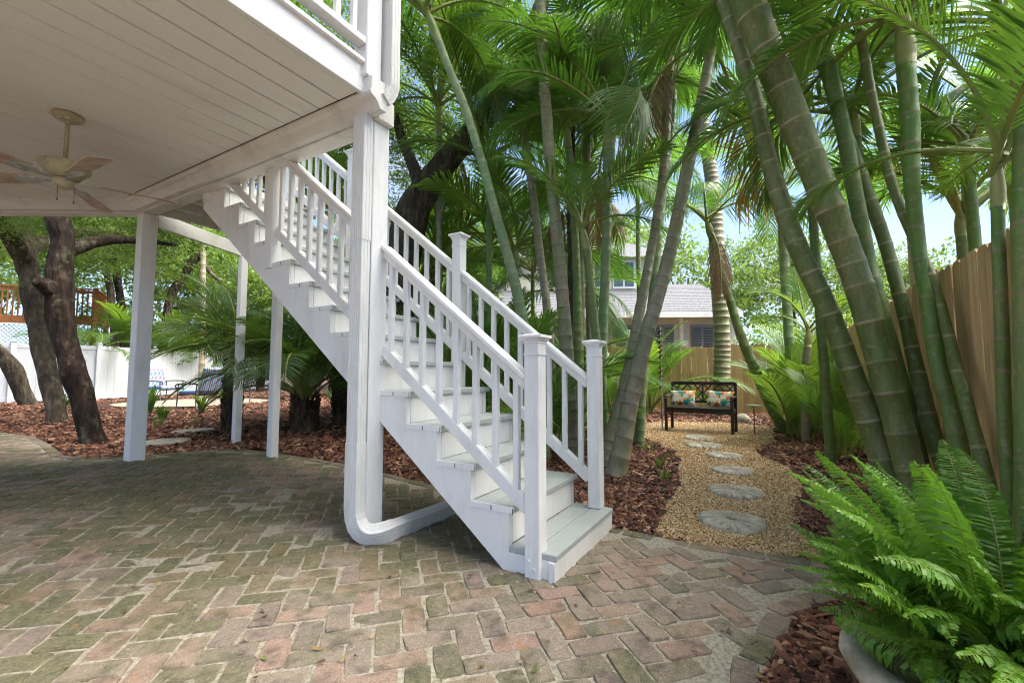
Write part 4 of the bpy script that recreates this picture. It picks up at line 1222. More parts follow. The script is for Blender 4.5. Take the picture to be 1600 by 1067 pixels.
# palms that fill the back of the clump
GX_ = 'background palms behind the stairs'
BGP = [(7.6, 4.3, 3.2, 11, 2.5, 'dim palm behind the middle newel of the staircase'), (8.3, 3.2, 4.4, 12, 2.5, 'dim palm with a high crown behind the stair clump'), (8.6, 5.6, 3.8, 12, 2.7, 'palm with arching fronds behind the leaning oak limb'), (7.0, 6.3, 2.6, 10, 2.5, 'low palm behind the upper stair railing'),
       (9.6, 4.2, 2.6, 11, 2.4, 'low palm in front of the back fence behind the clump'), (10.3, 3.7, 5.2, 12, 2.8, 'tall palm near the back fence left of the house roof'), (6.6, 4.3, 4.6, 12, 2.6, 'palm crown crossing in front of the leaning oak limb'), (9.2, 7.0, 4.8, 12, 2.9, 'tall palm far behind the corner post'),
       (10.8, 5.6, 3.6, 11, 2.6, 'palm near the back fence behind the leaning green trunk'), (6.3, 5.2, 5.8, 12, 2.6, 'high palm crown beside the corner post'), (12.0, 3.0, 7.0, 8, 2.6, 'tall palm at the back fence above the house roof'), (7.5, 2.75, 6.6, 12, 2.6, 'high palm crown above the two leaning trunks')]
for i, (x, y, h, n, L, lb) in enumerate(BGP):
    TR['x%d' % i] = [(x, y, gz(x, y) - .03, .07), (x + .05, y + .04, h * .5, .06), (x - .03, y, h, .055)]
    palm('x%d' % i, lb, 'trunk_grey' if i % 2 else 'trunk_green', .2, n, L, ['areca', 'coco', 'areca'] if i % 3 else ['areca', 'bright'], GX_, shaft=.4, tilt=(-.35, .35), dead=1 if i % 2 else 0)
for key_, x, y, h, lb in (('P1', 5.3, -.85, 3.3, 'slender palm just beyond the thick trunks with fronds filling the upper right'), ('P2', 6.4, -.55, 4.3, 'slim palm behind the thick trunks with a high crown'), ('P3', 5.6, -2.0, 3.9, 'palm leaning over from beyond the tall right fence')):
    TR[key_] = [(x, y, -.03, .055), (x - .05, y + .05, h * .5, .05), (x - .15, y + .1, h, .045)]
    palm(key_, lb, 'trunk_green', .2, 10, 1.9, ['near', 'areca', 'bright'], GR, shaft=.35, tilt=(-.4, .35))
TR['K'] = [(3.14, -.97, -.03, .03), (3.13, -.98, 1.0, .028), (3.10, -1.0, 1.9, .026)]
palm('K', 'thin young palm stem at the right edge beside the dark trunk', 'trunk_green', .16, 8, 1.25, ['near', 'bright'], GR, shaft=.3)
TR['M'] = [(7.0, -2.4, -.03, .07), (7.0, -2.4, 2.0, .06), (7.0, -2.4, 3.0, .06)]
palm('M', 'palm beyond the right fence with fronds showing over the pickets', 'trunk_grey', .2, 11, 2.2, ['areca', 'bright'], 'palms beyond the right fence', shaft=.4)
TR['Q'] = [(6.3, -1.75, -.03, .06), (6.3, -1.75, 1.5, .055), (6.3, -1.75, 2.5, .05)]
palm('Q', 'low palm beyond the right fence whose fronds fill the sky gap', 'trunk_green', .2, 12, 2.0, ['near', 'areca', 'bright'], 'palms beyond the right fence', shaft=.35, tilt=(-.1, .4))
TR['R'] = [(5.1, -1.5, -.03, .05), (5.1, -1.5, 1.6, .045), (5.08, -1.48, 2.8, .04)]
palm('R', 'slim palm just beyond the tall right fence near the bright green trunk', 'trunk_green', .2, 11, 1.5, ['near', 'areca'], 'palms beyond the right fence', shaft=.3, tilt=(-.2, .4))
TR['N'] = [(10.2, -2.2, -.03, .08), (10.2, -2.2, 3.0, .07), (10.2, -2.2, 4.6, .06)]
palm('N', 'taller palm beyond the far end of the right fence', 'trunk_grey', .2, 12, 2.6, ['areca', 'coco'], 'palms beyond the right fence', shaft=.4, flower=(9.6, -1.7, 4.7))

def clump(name, loc, label, kinds, n, L, group=None, spread=.14, tilt=(.1, .6), cat='palm', stems=None):
    t = thing(name, loc, label, cat, group)
    if stems:
        for k in range(stems):
            a = random.uniform(0, 6.28); r_ = random.uniform(.02, spread)
            p = Vector(loc) + Vector((math.cos(a) * r_, math.sin(a) * r_, -.03)); q = p + Vector((math.cos(a) * .12, math.sin(a) * .12, random.uniform(.5, 1.0) * L * .5))
            mb = MB(); mb.tube([p, (p + q) / 2 + Vector((0, 0, .02)), q], [.018, .015, .010], 7); ob('stem', mb, MT['rachis'], t, True)
    for k in range(n):
        az = 2.4 * k + random.uniform(-.4, .4)
        o = Vector(loc) + Vector((math.cos(az), math.sin(az), 0)) * random.uniform(0, spread)
        place_frond(t, kinds[k % len(kinds)], o, az, random.uniform(*tilt), L * random.uniform(.65, 1.1), roll=random.gauss(0, .3))
    return t
YG = 'young palms without trunks'
for i, (x, y, n, L, k, lb) in enumerate([
    (5.9, 2.7, 14, 1.6, ['areca'], 'young palm tuft under the clump right behind the lower stairs'),
    (5.1, 2.9, 12, 2.0, ['areca'], 'young dark palm tuft directly behind the stair treads'),
    (7.7, 3.7, 12, 2.0, ['bright', 'areca'], 'bright young palm tuft between the leaning trunks and the fence'),
    (7.6, 3.6, 12, 2.6, ['areca'], 'young palm tuft at the back of the clump near the wooden fence'),
    (5.6, 4.6, 14, 2.6, ['areca'], 'young palm tuft at the foot of the leaning oak'),
    (8.9, -.35, 14, 1.7, ['bright'], 'bright low palm tuft by the right fence beside the glass table'),
    (10.6, -.6, 14, 2.2, ['bright'], 'bright palm tuft at the far end of the right fence'),
    (7.2, -.75, 10, 1.3, ['bright', 'areca'], 'low palm tuft between the thick trunks and the far clump'),
    (7.2, 5.5, 12, 2.8, ['areca'], 'tall young palm tuft behind the upper flight'),
    (9.0, 5.2, 12, 2.8, ['bright', 'areca'], 'light green palm tuft far behind the stairs'),
    (11.2, 3.6, 12, 2.4, ['areca'], 'palm tuft in front of the back fence left of the bench'),
    (12.6, 3.0, 16, 2.9, ['bright', 'areca'], 'arching palm tuft at the back fence half hiding the house')]):
    clump('young_palm', (x, y, gz(x, y) - .02), lb, k, n, L, YG, .2, (.15, .75), stems=4)

# pygmy date palms under the stairs
def date_palm(loc, label, h, r_, n, L):
    t = thing('date_palm', loc, label, 'palm', 'date palms under the stairs')
    mb = MB(); P = [Vector(loc) + Vector((0, 0, h * k / 8 - .05)) for k in range(9)]
    mb.tube(P, [r_ * q for q in (1.15, 1.05, 1.0, 1.0, 1.03, 1.05, 1.05, .95, .6)], 16)
    mb.v = [(x + .03 * noise.noise((x * 9, y * 9, z * 12)), y + .03 * noise.noise((x * 9 + 5, y * 9, z * 12)), z) for x, y, z in mb.v]
    tr = ob('trunk', mb, MT['fibre_bark'], t, True)
    mb = MB()
    for k in range(170):                       # old leaf bases
        a = random.uniform(0, 6.28); z = random.uniform(.02, h); q = Vector(loc) + Vector((math.cos(a) * r_ * .9, math.sin(a) * r_ * .9, z))
        e = q + Vector((math.cos(a) * .05, math.sin(a) * .05, random.uniform(.06, .15)))
        mb.tube([q, e], [.018, .006], 4, False)
    ob('leaf_bases', mb, MT['fibre_bark'], t, kind='stuff')
    for k in range(n):
        az = 2.4 * k; tl = random.uniform(-.15, .75)
        place_frond(t, 'date', Vector(loc) + Vector((0, 0, h * .92)), az, tl, L * random.uniform(.7, 1.1), roll=random.gauss(0, .3))
    return t
date_palm((4.43, 6.28, .15), 'bushy dark date palm with shaggy trunk beneath the staircase', .55, .19, 40, 2.2)
date_palm((5.28, 6.45, .15), 'second shaggy date palm trunk half hidden by the downspout', .9, .17, 22, 1.5)
date_palm((4.02, 7.55, .15), 'date palm behind the small white stair posts', 1.15, .13, 28, 1.9)

# broad trees ---------------------------------------------------------------
def crown_mesh(seed, clumps, per, leaf, rad=(1, 1, .7)):
    r = np.random.default_rng(seed)
    d = r.normal(size=(clumps, 3)); d /= np.linalg.norm(d, axis=1)[:, None]
    c = d * (r.uniform(.25, 1, clumps) ** .5)[:, None]
    s = r.uniform(.10, .24, clumps)
    P = (c[:, None, :] + r.normal(size=(clumps, per, 3)) * s[:, None, None] * .6).reshape(-1, 3) * np.array(rad)
    n = len(P)
    bv = np.array([[-.5, 0, 0], [0, -.26, .05], [.5, 0, -.05], [0, .26, .05]]); bf = np.array([[0, 1, 2, 3]])
    S = np.repeat((leaf * r.uniform(.6, 1.3, n))[:, None], 3, 1)
    return scatter_mesh('crown', bv, bf, P, S, r.uniform(0, 6.28, n), r.normal(0, .75, (n, 2)))
CR = [crown_mesh(1, 120, 75, .055), crown_mesh(2, 120, 75, .055), crown_mesh(3, 110, 75, .055)]
for m_ in CR: m_.materials.append(MT['oak_leaf'])
CRS = [crown_mesh(4, 120, 60, .055), crown_mesh(5, 120, 60, .055)]
for m_ in CRS: m_.materials.append(MT['shrub_leaf'])
CRN = [crown_mesh(6, 170, 90, .034), crown_mesh(7, 170, 90, .034)]
for m_ in CRN: m_.materials.append(MT['oak_leaf'])

def rough_tube(mb, pts, sides, amp):
    c = catmull(pts, 7)
    o = len(mb.v)
    mb.tube([p[:3] for p in c], [p[3] for p in c], sides)
    for i in range(o, len(mb.v)):
        x, y, z = mb.v[i]
        k = noise.noise((x * 5, y * 5, z * 2.2)) * amp + noise.noise((x * 14, y * 14, z * 5)) * amp * .45
        mb.v[i] = (x + k, y + k * .8, z)
def tree(key, label, bark, branches, crowns, group=None, name='oak_tree', near=False, sides=28):
    pts = TR[key] if isinstance(key, str) else key
    t = thing(name, pts[0][:3], label, 'tree', group)
    mb = MB(); rough_tube(mb, pts, sides, .036 if near else .02)
    ob('trunk', mb, MT[bark], t, True)
    for b in branches:
        mb = MB(); rough_tube(mb, TR[b] if isinstance(b, str) else b, 14, .015); ob('branch', mb, MT[bark], t, True)
    for (x, y, z, s, cs, v) in crowns:
        put('crown', cs[v % len(cs)], None, t, Matrix.Translation((x, y, z)) @ Matrix.Rotation(v * 1.7, 4, 'Z') @ Matrix.Scale(s, 4))
    return t
tree('oak1', 'thick dark oak trunk with furrowed bark left of the front column', 'oak_bark', [[(2.1, 8.4, 2.7, .10), (2.7, 8.8, 3.1, .08), (3.5, 9.6, 3.4, .05), (4.4, 10.6, 3.7, .03)], [(2.12, 8.35, 2.1, .12), (1.98, 8.25, 2.2, .11), (1.85, 8.2, 2.25, .06)]],
     [(2.4, 9.8, 5.6, 2.2, CRN, 0), (4.0, 10.6, 5.0, 2.0, CRN, 1), (3.4, 11.2, 3.9, 1.3, CRN, 0)], near=True, sides=44)
tree('oak2', 'lichen spotted oak trunk behind the dark one', 'pale_bark', [[(2.75, 12.7, 3.2, .16), (2.2, 12.2, 3.9, .13), (1.4, 11.6, 4.6, .1)], [(2.7, 12.9, 3.5, .15), (3.6, 13.6, 4.2, .11), (4.8, 14.4, 4.7, .07)]],
     [(2.6, 14.2, 5.8, 2.6, CRN, 1), (4.8, 14.8, 5.2, 2.2, CRN, 0), (1.6, 12.4, 4.1, 1.2, CRN, 0)], near=True, sides=36)
tree('oak3', 'mossy oak trunk leaning left in front of the white fence', 'pale_bark', [], [(1.6, 19, 6.8, 2.6, CR, 0)], near=True, sides=28)
tree('oak4', 'heavy leaning oak limb rising behind the stairs', 'pale_bark', ['oak4b', [(6.7, 4.0, 6.3, .12), (6.3, 4.5, 7.0, .09), (5.8, 5.2, 7.6, .05)]],
     [(6.0, 6.4, 7.4, 2.2, CRN, 0), (5.2, 6.9, 6.0, 1.5, CRN, 1), (7.3, 7.2, 5.6, 1.8, CRN, 0)], near=True, sides=36)
# unseen oak added behind the viewpoint so its canopy keeps the patio shaded
tree([(-2.6, -3.6, -.03, .42), (-2.5, -3.5, 1.5, .36), (-2.1, -3.1, 3.6, .32), (-1.3, -2.4, 5.6, .24), (-.4, -1.6, 7.2, .16)], 'unseen large oak added behind the viewpoint to shade the brick patio', 'oak_bark',
     [[(-2.0, -3.0, 3.8, .2), (-.6, -3.2, 5.4, .16), (1.2, -3.0, 6.8, .1)], [(-2.1, -3.1, 3.4, .2), (-3.2, -1.6, 5.2, .15), (-3.8, -.2, 6.8, .1)]],
     [(.2, -.9, 7.8, 3.0, CRN, 0), (2.3, -2.4, 8.0, 2.7, CRN, 1)], sides=20)
GT = 'trees beyond the white fence'
tree('mid1', 'slim pale tree trunk beyond the fence left of the front column', 'pale_bark', [], [(6.6, 22.8, 6.8, 3.2, CR, 1)], GT)
tree('mid2', 'slim reddish tree trunk beside the pale one beyond the fence', 'oak_bark', [], [(7.6, 23.2, 7.6, 3.0, CR, 2)], GT)
tree('mid3', 'crooked tree with forked limbs beyond the fence right of the front column', 'pale_bark', ['mid3b', 'mid3c'], [(9.6, 22.6, 8.8, 3.0, CR, 0), (8.2, 23.6, 7.2, 1.7, CR, 1)], GT)
def bg_tree(x, y, z, s, v, label, group, cs=CR, name='leafy_tree', h=None):
    zz = gz(x, y) - .03
    tree([(x, y, zz, .20), (x + .1, y, z * .5, .16), (x - .1, y + .1, z, .10)], label, 'oak_bark', [], [(x, y, z, s, cs, v), (x + s * .55, y + s * .4, z + s * .45, s * .75, cs, v + 1)], group, name, sides=12)
GB = 'leafy trees filling the yards far behind'
BGL = ['behind the raised red wooden deck', 'left of the raised red wooden deck', 'behind the crooked tree', 'behind the small white stair posts', 'behind the upper flight of stairs', 'just beyond the white fence behind the date palms',
       'far behind the corner post', 'beyond the back fence behind the leaning oak', 'far behind the palm clump', 'near the back fence left of the palm clump', 'behind the cream neighbouring house', 'far right of the cream neighbouring house', 'beyond the corner of the two wooden fences', 'in the side yard behind the upper stairs', 'at the far left beyond the white fence']
k_ = 0
for (x, y, z, s, cs) in [(5.5, 34, 7.0, 4.2, CR), (0.5, 33, 7.5, 4.4, CR), (10.5, 28, 6.5, 4.2, CR), (14.5, 27.5, 6.0, 4.0, CR), (18.5, 25, 6.0, 4.2, CR), (13, 22, 5.0, 2.6, CR),
                         (20, 19, 6, 4.2, CR), (17, 14.5, 5.5, 3.6, CR), (22, 12, 6.5, 4.5, CR), (13.5, 12, 4.6, 2.8, CR), (26, 7, 6.5, 4.6, CR), (26, -1, 5.0, 4.2, CR), (22, -5, 3.4, 3.0, CR), (11, 14, 4.2, 2.4, CR), (-3, 22, 6, 4, CR)]:
    bg_tree(x, y, z, s, k_, 'leafy green tree ' + BGL[k_], GB, cs); k_ += 1
def shrub(x, y, z, s, label, v=0, group=None, sq=.8):
    t = thing('shrub', (x, y, gz(x, y) - .03), label, 'shrub', group)
    mb = MB()
    for q in range(5):
        a = q * 1.26; mb.tube([(x, y, gz(x, y) - .03), (x + .1 * s * math.cos(a), y + .1 * s * math.sin(a), z * .6), (x + .4 * s * math.cos(a), y + .4 * s * math.sin(a), z)], [.03, .025, .012], 6)
    ob('stem', mb, MT['pale_bark'], t, True)
    put('foliage', CRS[v % 2], None, t, Matrix.Translation((x, y, z)) @ Matrix.Rotation(v, 4, 'Z') @ Matrix.Diagonal((s, s, s * sq, 1)))
GS = 'sunny shrubs beyond the fences'
for i, (x, y, z, s, lb) in enumerate([(15.2, -.2, 1.6, 1.5, 'sunny light green shrub beyond the fence right of the bench'), (16.5, -2.2, 2.0, 1.7, 'tall sunny shrub behind the corner of the wooden fences'),
    (9.2, 24.5, 2.0, 1.6, 'light green shrub beyond the white fence under the crooked tree'), (12.0, 25.8, 2.2, 1.8, 'sunny shrub beyond the white fence near the small stair posts'),
    (8.9, 21.6, 2.0, 1.2, 'light green shrub beside the raised wooden deck'), (8.6, 26.0, 3.0, 1.9, 'tall light green shrub behind the front column beyond the fence'), (15.0, 9.0, 1.6, 1.5, 'shrub beyond the back fence behind the stairs'), (10.2, 9.4, 1.0, 1.1, 'rounded shrub in the bed far behind the stairs')]):
    shrub(x, y, z, s, lb, i, GS)
# garden palms beyond the white fence
for i, (x, y, z, n, L, k, lb) in enumerate([(7.7, 21.8, 1.6, 16, 3.0, ['bright', 'areca'], 'arching palm tuft spilling over the white fence right of the oaks'), (10.4, 23.2, 1.5, 16, 3.0, ['bright'], 'bright palm tuft beyond the white fence right of the front column'),
    (5.9, 20.6, 1.4, 12, 2.4, ['date'], 'sago like dark palm tuft hanging over the fence by the front column'), (12.6, 23.6, 1.6, 14, 3.0, ['areca', 'bright'], 'palm tuft beyond the white fence behind the date palms')]):
    clump('garden_palm', (x, y, z), lb, k, n, L, 'palms beyond the white fence', .2, (-.1, .5), stems=3)
def fan_palm(x, y, z, label, kind, n=16, L=1.3, r_=.14):
    t = thing('fan_palm', (x, y, gz(x, y)), label, 'palm', 'fan palms')
    mb = MB(); mb.tube([(x, y, gz(x, y) - .05), (x + .05, y, z * .5), (x, y, z)], [r_ * 1.1, r_, r_], 12); ob('trunk', mb, MT['fibre_bark'], t, True)
    for k in range(n):
        place_frond(t, kind, (x, y, z), 2.4 * k, random.uniform(-.6, 1.1), L * random.uniform(.85, 1.1), 'fan_leaf')
fan_palm(6.2, 9.0, 5.0, 'bright fan palm showing above the upper stair railing', 'fan_green', 20, 1.7)
fan_palm(7.0, 2.9, 5.6, 'grey green fan palm with hanging leaves high in the clump', 'fan', 16, 1.5, .08)
fan_palm(9.5, 8.0, 4.6, 'fan palm among the trees behind the upper stairs', 'fan_green', 18, 1.6)

# small bedding plants -------------------------------------------------------
def tuft(x, y, label, n, h, mat, group, wd=.018):
    t = thing('grass_plant', (x, y, gz(x, y)), label, 'plant', group)
    mb = MB()
    for k in range(n):
        a = random.uniform(0, 6.28); L = h * random.uniform(.6, 1.1); sp = random.uniform(.15, .75)
        p = Vector((x + .04 * math.cos(a), y + .04 * math.sin(a), gz(x, y) - .02)); D = Vector((math.cos(a), math.sin(a), 0)); W = Vector((-math.sin(a), math.cos(a), 0)) * wd * .5
        q1, q2, q3 = p + D * L * .15 * sp + Vector((0, 0, L * .45)), p + D * L * .5 * sp + Vector((0, 0, L * .8)), p + D * L * sp + Vector((0, 0, L * .85))
        mb.add([p - W, p + W, q1 + W, q1 - W, q2 + W * .8, q2 - W * .8, q3], [(0, 1, 2, 3), (3, 2, 4, 5), (5, 4, 6)])
    ob('leaves', mb, MT[mat], t)
GP = 'bedding plants in the mulch'
for x, y, n, h, m_, lb in [(4.7, 12.2, 60, .75, 'frond', 'strappy dark green plant in the mulch before the striped chairs'), (4.1, 10.1, 45, .35, 'shrub_leaf', 'low light green plant in front of the strappy one'), (5.4, 11.4, 45, .5, 'shrub_leaf', 'light green plant beside the paved circle'),
    (3.55, 8.9, 30, .25, 'shrub_leaf', 'tiny light green plant near the flat stones'), (6.2, 12.0, 50, .6, 'frond', 'strappy plant beside the second striped chair'), (3.5, 13.2, 40, .6, 'frond', 'thin grassy plant right of the dark oak base'),
    (5.35, 1.15, 14, .16, 'shrub_leaf', 'yellow green seedling in the mulch left of the path'), (4.75, .98, 16, .14, 'shrub_leaf', 'small spiky seedling at the path edge'), (6.3, 1.5, 16, .2, 'shrub_leaf', 'seedling beside the path near the leaning trunk'),
    (7.6, 9.6, 50, .6, 'shrub_leaf', 'pale grassy plant between the small stair posts')]:
    tuft(x, y, lb, n, h, m_, GP, .03 if h > .3 else .012)

# ================================================================== FERN IN ITS POT
def fern_frond(seed, e0, e1, n=58):
    r = random.Random(seed); N = 22; pts, tan = [], []
    x = z = y = 0.0
    for i in range(N + 1):
        t = i / N; a = R(e0 + (e1 - e0) * t ** 1.4); b = .25 * math.sin(seed) * t
        pts.append(Vector((x, y, z))); T = Vector((math.cos(a) * math.cos(b), math.cos(a) * math.sin(b), math.sin(a))); tan.append(T)
        x += T.x / N; y += T.y / N; z += T.z / N
    mb = MB(); mb.tube(pts, [.005 * (1 - .8 * i / N) for i in range(N + 1)], 4); ns = len(mb.f)
    for k in range(n):
        t = .10 + .90 * (k + .5) / n; fi = t * N; i = min(int(fi), N - 1); p = pts[i].lerp(pts[i + 1], fi - i); T = tan[i]
        S = Vector((-T.y, T.x, 0)).normalized(); U = T.cross(S)
        s = (t - .1) / .9; L = .072 * min(1, (1.02 - s) * 2.6) ** .75 * min(1, .4 + s * 4) * r.uniform(.88, 1.1)
        wv = T * (.9 / n * .43)
        for sd in (-1, 1):
            curl = r.uniform(-.5, .8)
            D = (S * sd + T * .22 + U * (-.12)).normalized()
            q1 = p + D * L * .45 + U * (.10 * L * curl); q2 = p + D * L * .8 - U * (.05 * L + .25 * L * curl * .6); q3 = p + D * L - U * (.18 * L + .3 * L * abs(curl))
            tw = U * (.007 * r.uniform(-1, 1))
            mb.add([p - wv * .6, p + wv * .6, q1 + wv + tw, q1 - wv - tw, q2 + wv * .95 + tw, q2 - wv * .95 - tw, q3 + wv * .45, q3 - wv * .4], [(0, 1, 2, 3), (3, 2, 4, 5), (5, 4, 6, 7)])
    me = mb.mesh('frond'); me.materials.append(MT['rachis']); me.materials.append(MT['fern'])
    mi = np.ones(len(me.polygons), np.int32); mi[:ns] = 0; me.polygons.foreach_set('material_index', mi)
    return me
FR['fern'] = [fern_frond(1, 72, -35), fern_frond(2, 55, -60), fern_frond(3, 80, 20), fern_frond(4, 40, -55), fern_frond(5, 65, -10), fern_frond(6, 84, -5), fern_frond(7, 76, 35)]
px_, py_ = 1.68, -.47
pot = thing('planter_pot', (px_, py_, -.03), 'low weathered stone pot holding the fern', 'pot')
mb = MB()
prof_ = [(.16, 0), (.20, .02), (.235, .10), (.262, .20), (.272, .25), (.292, .262), (.302, .285), (.298, .305), (.280, .316), (.245, .312), (.222, .295), (.215, .26), (0, .25)]
mb.lathe([(r_ * 1.08, z_ * 1.06) for r_, z_ in prof_], (px_, py_, -.03), 64)
mb.v = [(x + .012 * noise.noise((x * 9, y * 9, z * 9)), y + .012 * noise.noise((x * 9 + 4, y * 9, z * 9)), z + .008 * noise.noise((x * 8, y * 8, 2))) for x, y, z in mb.v]; ob('bowl', mb, MT['pot'], pot, True)
fern = thing('fern', (px_, py_, .22), 'large bright green fern spilling from the stone pot in the right foreground', 'fern')
def fern_ok(M, me):
    """fronds stop short of the paving, stay under 0.9 m and leave the pot's paving side bare"""
    t_ = M @ me.vertices[88].co
    return t_.y < -.02 and t_.z < .88 and t_.x > .75 and not (t_.y > -.21 * t_.x and t_.z < .42)
done_, k = 0, 0
while done_ < 250 and k < 4000:
    k += 1
    az = 2.399 * k; q = (k % 60) / 60
    rr_ = .19 * math.sqrt(random.random())
    o = Vector((px_ + .03 + rr_ * math.cos(az), py_ - .05 + rr_ * math.sin(az), .24))
    v = random.choice((2, 5, 6)) if q < .36 else (4 if q < .62 else (0 if q < .86 else (1 if q < .94 else 3)))
    L = random.uniform(.48, .78) if v in (2, 5, 6) else random.uniform(.40, .62) if v == 4 else random.uniform(.32, .56)
    M = Matrix.Translation(o) @ Matrix.Rotation(az + random.gauss(0, .2), 4, 'Z') @ Matrix.Rotation(-random.uniform(-.2, .25), 4, 'Y') @ Matrix.Rotation(random.gauss(0, .5), 4, 'X') @ Matrix.Scale(L, 4)
    if fern_ok(M, FR['fern'][v]):
        put('frond', FR['fern'][v], None, fern, M); done_ += 1

# ================================================================== FURNITURE
bench = thing('garden_bench', (8.9, 1.2, 0), 'dark wooden garden bench with crossed lattice back facing the path', 'bench')
# local frame: right end to left end along +Y, facing -X
F0, F1 = Vector((8.70, .60, 0)), Vector((8.76, 1.78, 0))
bd = (F1 - F0).normalized(); bk = Vector((bd.y, -bd.x, 0))    # towards the back (+X)
def bp(s, b, z): return F0 + bd * s + bk * b + Vector((0, 0, z))
BLn = (F1 - F0).length
def bbar(name, a, b, w_, h_): 
    mb = MB(); mb.bar(a, b, w_, h_, .004); return ob(name, mb, MT['bench_wood'], bench)
for s in (.03, BLn - .03):
    mb = MB(); mb.box(bp(s, .0, .29), (.05, .05, .60), None, .004); ob('leg', mb, MT['bench_wood'], bench)
    mb = MB(); mb.bar(bp(s, .46, -.01), bp(s, .46, .42), .05, .05, .004); mb.bar(bp(s, .46, .40), bp(s, .55, .88), .05, .05, .004); ob('leg', mb, MT['bench_wood'], bench)
    mb = MB(); mb.bar(bp(s, -.03, .62), bp(s, .50, .63), .065, .035, .008); ob('armrest', mb, MT['bench_wood'], bench)
    bbar('side_rail', bp(s, 0, .37), bp(s, .46, .37), .03, .07)
bbar('apron', bp(.03, .0, .375), bp(BLn - .03, .0, .375), .03, .075)
for k in range(6):
    bbar('seat_slat', bp(.03, .01 + k * .083, .425), bp(BLn - .03, .01 + k * .083, .425), .074, .02)
bbar('back_top_rail', bp(.03, .545, .865), bp(BLn - .03, .545, .865), .035, .06)
bbar('back_bottom_rail', bp(.03, .485, .52), bp(BLn - .03, .485, .52), .03, .045)
def bz(z): return .485 + (z - .52) * .17
bbar('back_post', bp(BLn / 2, bz(.52), .52), bp(BLn / 2, bz(.85), .85), .03, .035)
for h0, h1 in ((.055, BLn / 2 - .02), (BLn / 2 + .02, BLn - .055)):
    m_ = (h0 + h1) / 2; za, zb, zm = .545, .84, .69
    q = lambda s, z: bp(s, bz(z), z)
    for a, b in (((h0, za), (m_, zb)), ((m_, zb), (h1, za)), ((h0, zb), (m_, za)), ((m_, za), (h1, zb)), ((h0, zm), (h0 + .13, zb)), ((h0, zm), (h0 + .13, za)), ((h1, zm), (h1 - .13, zb)), ((h1, zm), (h1 - .13, za))):
        bbar('lattice_bar', q(*a), q(*b), .018, .022)
def pillow(s, lb, rot):
    n = 14; vs, fs = [], []
    for sd in (1, -1):
        for i in range(n + 1):
            for j in range(n + 1):
                u, v = i / n * 2 - 1, j / n * 2 - 1
                b = max(0, (1 - u ** 4) * (1 - v ** 4)) ** .55
                pin = 1 - .06 * (u * u * (1 - v * v) + v * v * (1 - u * u)) - .05 * (1 - abs(u) * abs(v)) 
                vs.append((u * .235 * pin, v * .155 * pin, sd * .065 * b))
    m1 = (n + 1) * (n + 1)
    for o in (0, m1):
        for i in range(n):
            for j in range(n):
                a = o + i * (n + 1) + j; fs.append((a, a + 1, a + n + 2, a + n + 1))
    mb = MB(); mb.add(vs, fs)
    c = bp(s, .37, .585)
    ax = bd; nrm = (-bk + Vector((0, 0, .35))).normalized(); upv = nrm.cross(ax).normalized()
    M = Matrix((ax, upv, nrm)).transposed().to_4x4(); M.translation = c
    put('throw_pillow', mb.mesh('throw_pillow', True), MT['floral'], None, M @ Matrix.Rotation(rot, 4, 'Z'), label=lb, cat='pillow', group='pillows on the bench')
pillow(BLn - .26, 'tropical floral pillow at the left end of the bench', .03)
pillow(.27, 'tropical floral pillow at the right end of the bench', -.05)

tb = thing('side_table', (8.84, .30, 0), 'small green glass topped table on a thin rusty stem beside the bench', 'table')
mb = MB(); mb.lathe([(0, .0), (.125, .0), (.13, .006), (.125, .014), (0, .014)], (8.84, .30, .50), 32); ob('table_top', mb, MT['glass_top'], tb, True)
mb = MB(); mb.tube([(8.84, .30, -.03), (8.84, .30, .50)], .009, 8); ob('stem', mb, MT['rust_metal'], tb, True)
mb = MB(); mb.tube([(8.84, .30, .49), (8.84, .36, .46), (8.84, .30, .42), (8.84, .24, .46), (8.84, .30, .49)], .005, 6); ob('scroll', mb, MT['rust_metal'], tb, True)
rk = MB(); rk.lathe([(0, .16), (.08, .15), (.15, .10), (.18, .04), (.17, -.03)], (11.1, .62, 0), 16)
rk.v = [(x + .03 * noise.noise((x * 7, y * 7, z * 7)), y + .03 * noise.noise((x * 7 + 3, y * 7, z * 7)), z + .02 * noise.noise((x * 6, y * 6, 4))) for x, y, z in rk.v]
ob('rock', rk, MT['rock'], None, True, label='pale rounded rock in the mulch behind the small glass table', cat='rock')
pl = thing('twisted_pole', (8.93, 1.86, 0), 'dark twisted decorative pole standing at the left end of the bench', 'pole')
mb = MB(); mb.tube([(8.93, 1.86, -.03), (8.93, 1.86, 1.95)], .012, 8); ob('rod', mb, MT['dark_metal'], pl, True)
mb = MB(); mb.tube([(8.93 + .032 * math.cos(k * .55), 1.86 + .032 * math.sin(k * .55), .75 + k * .0085) for k in range(140)], .014, 6); ob('spiral', mb, MT['rust_metal'], pl, True)

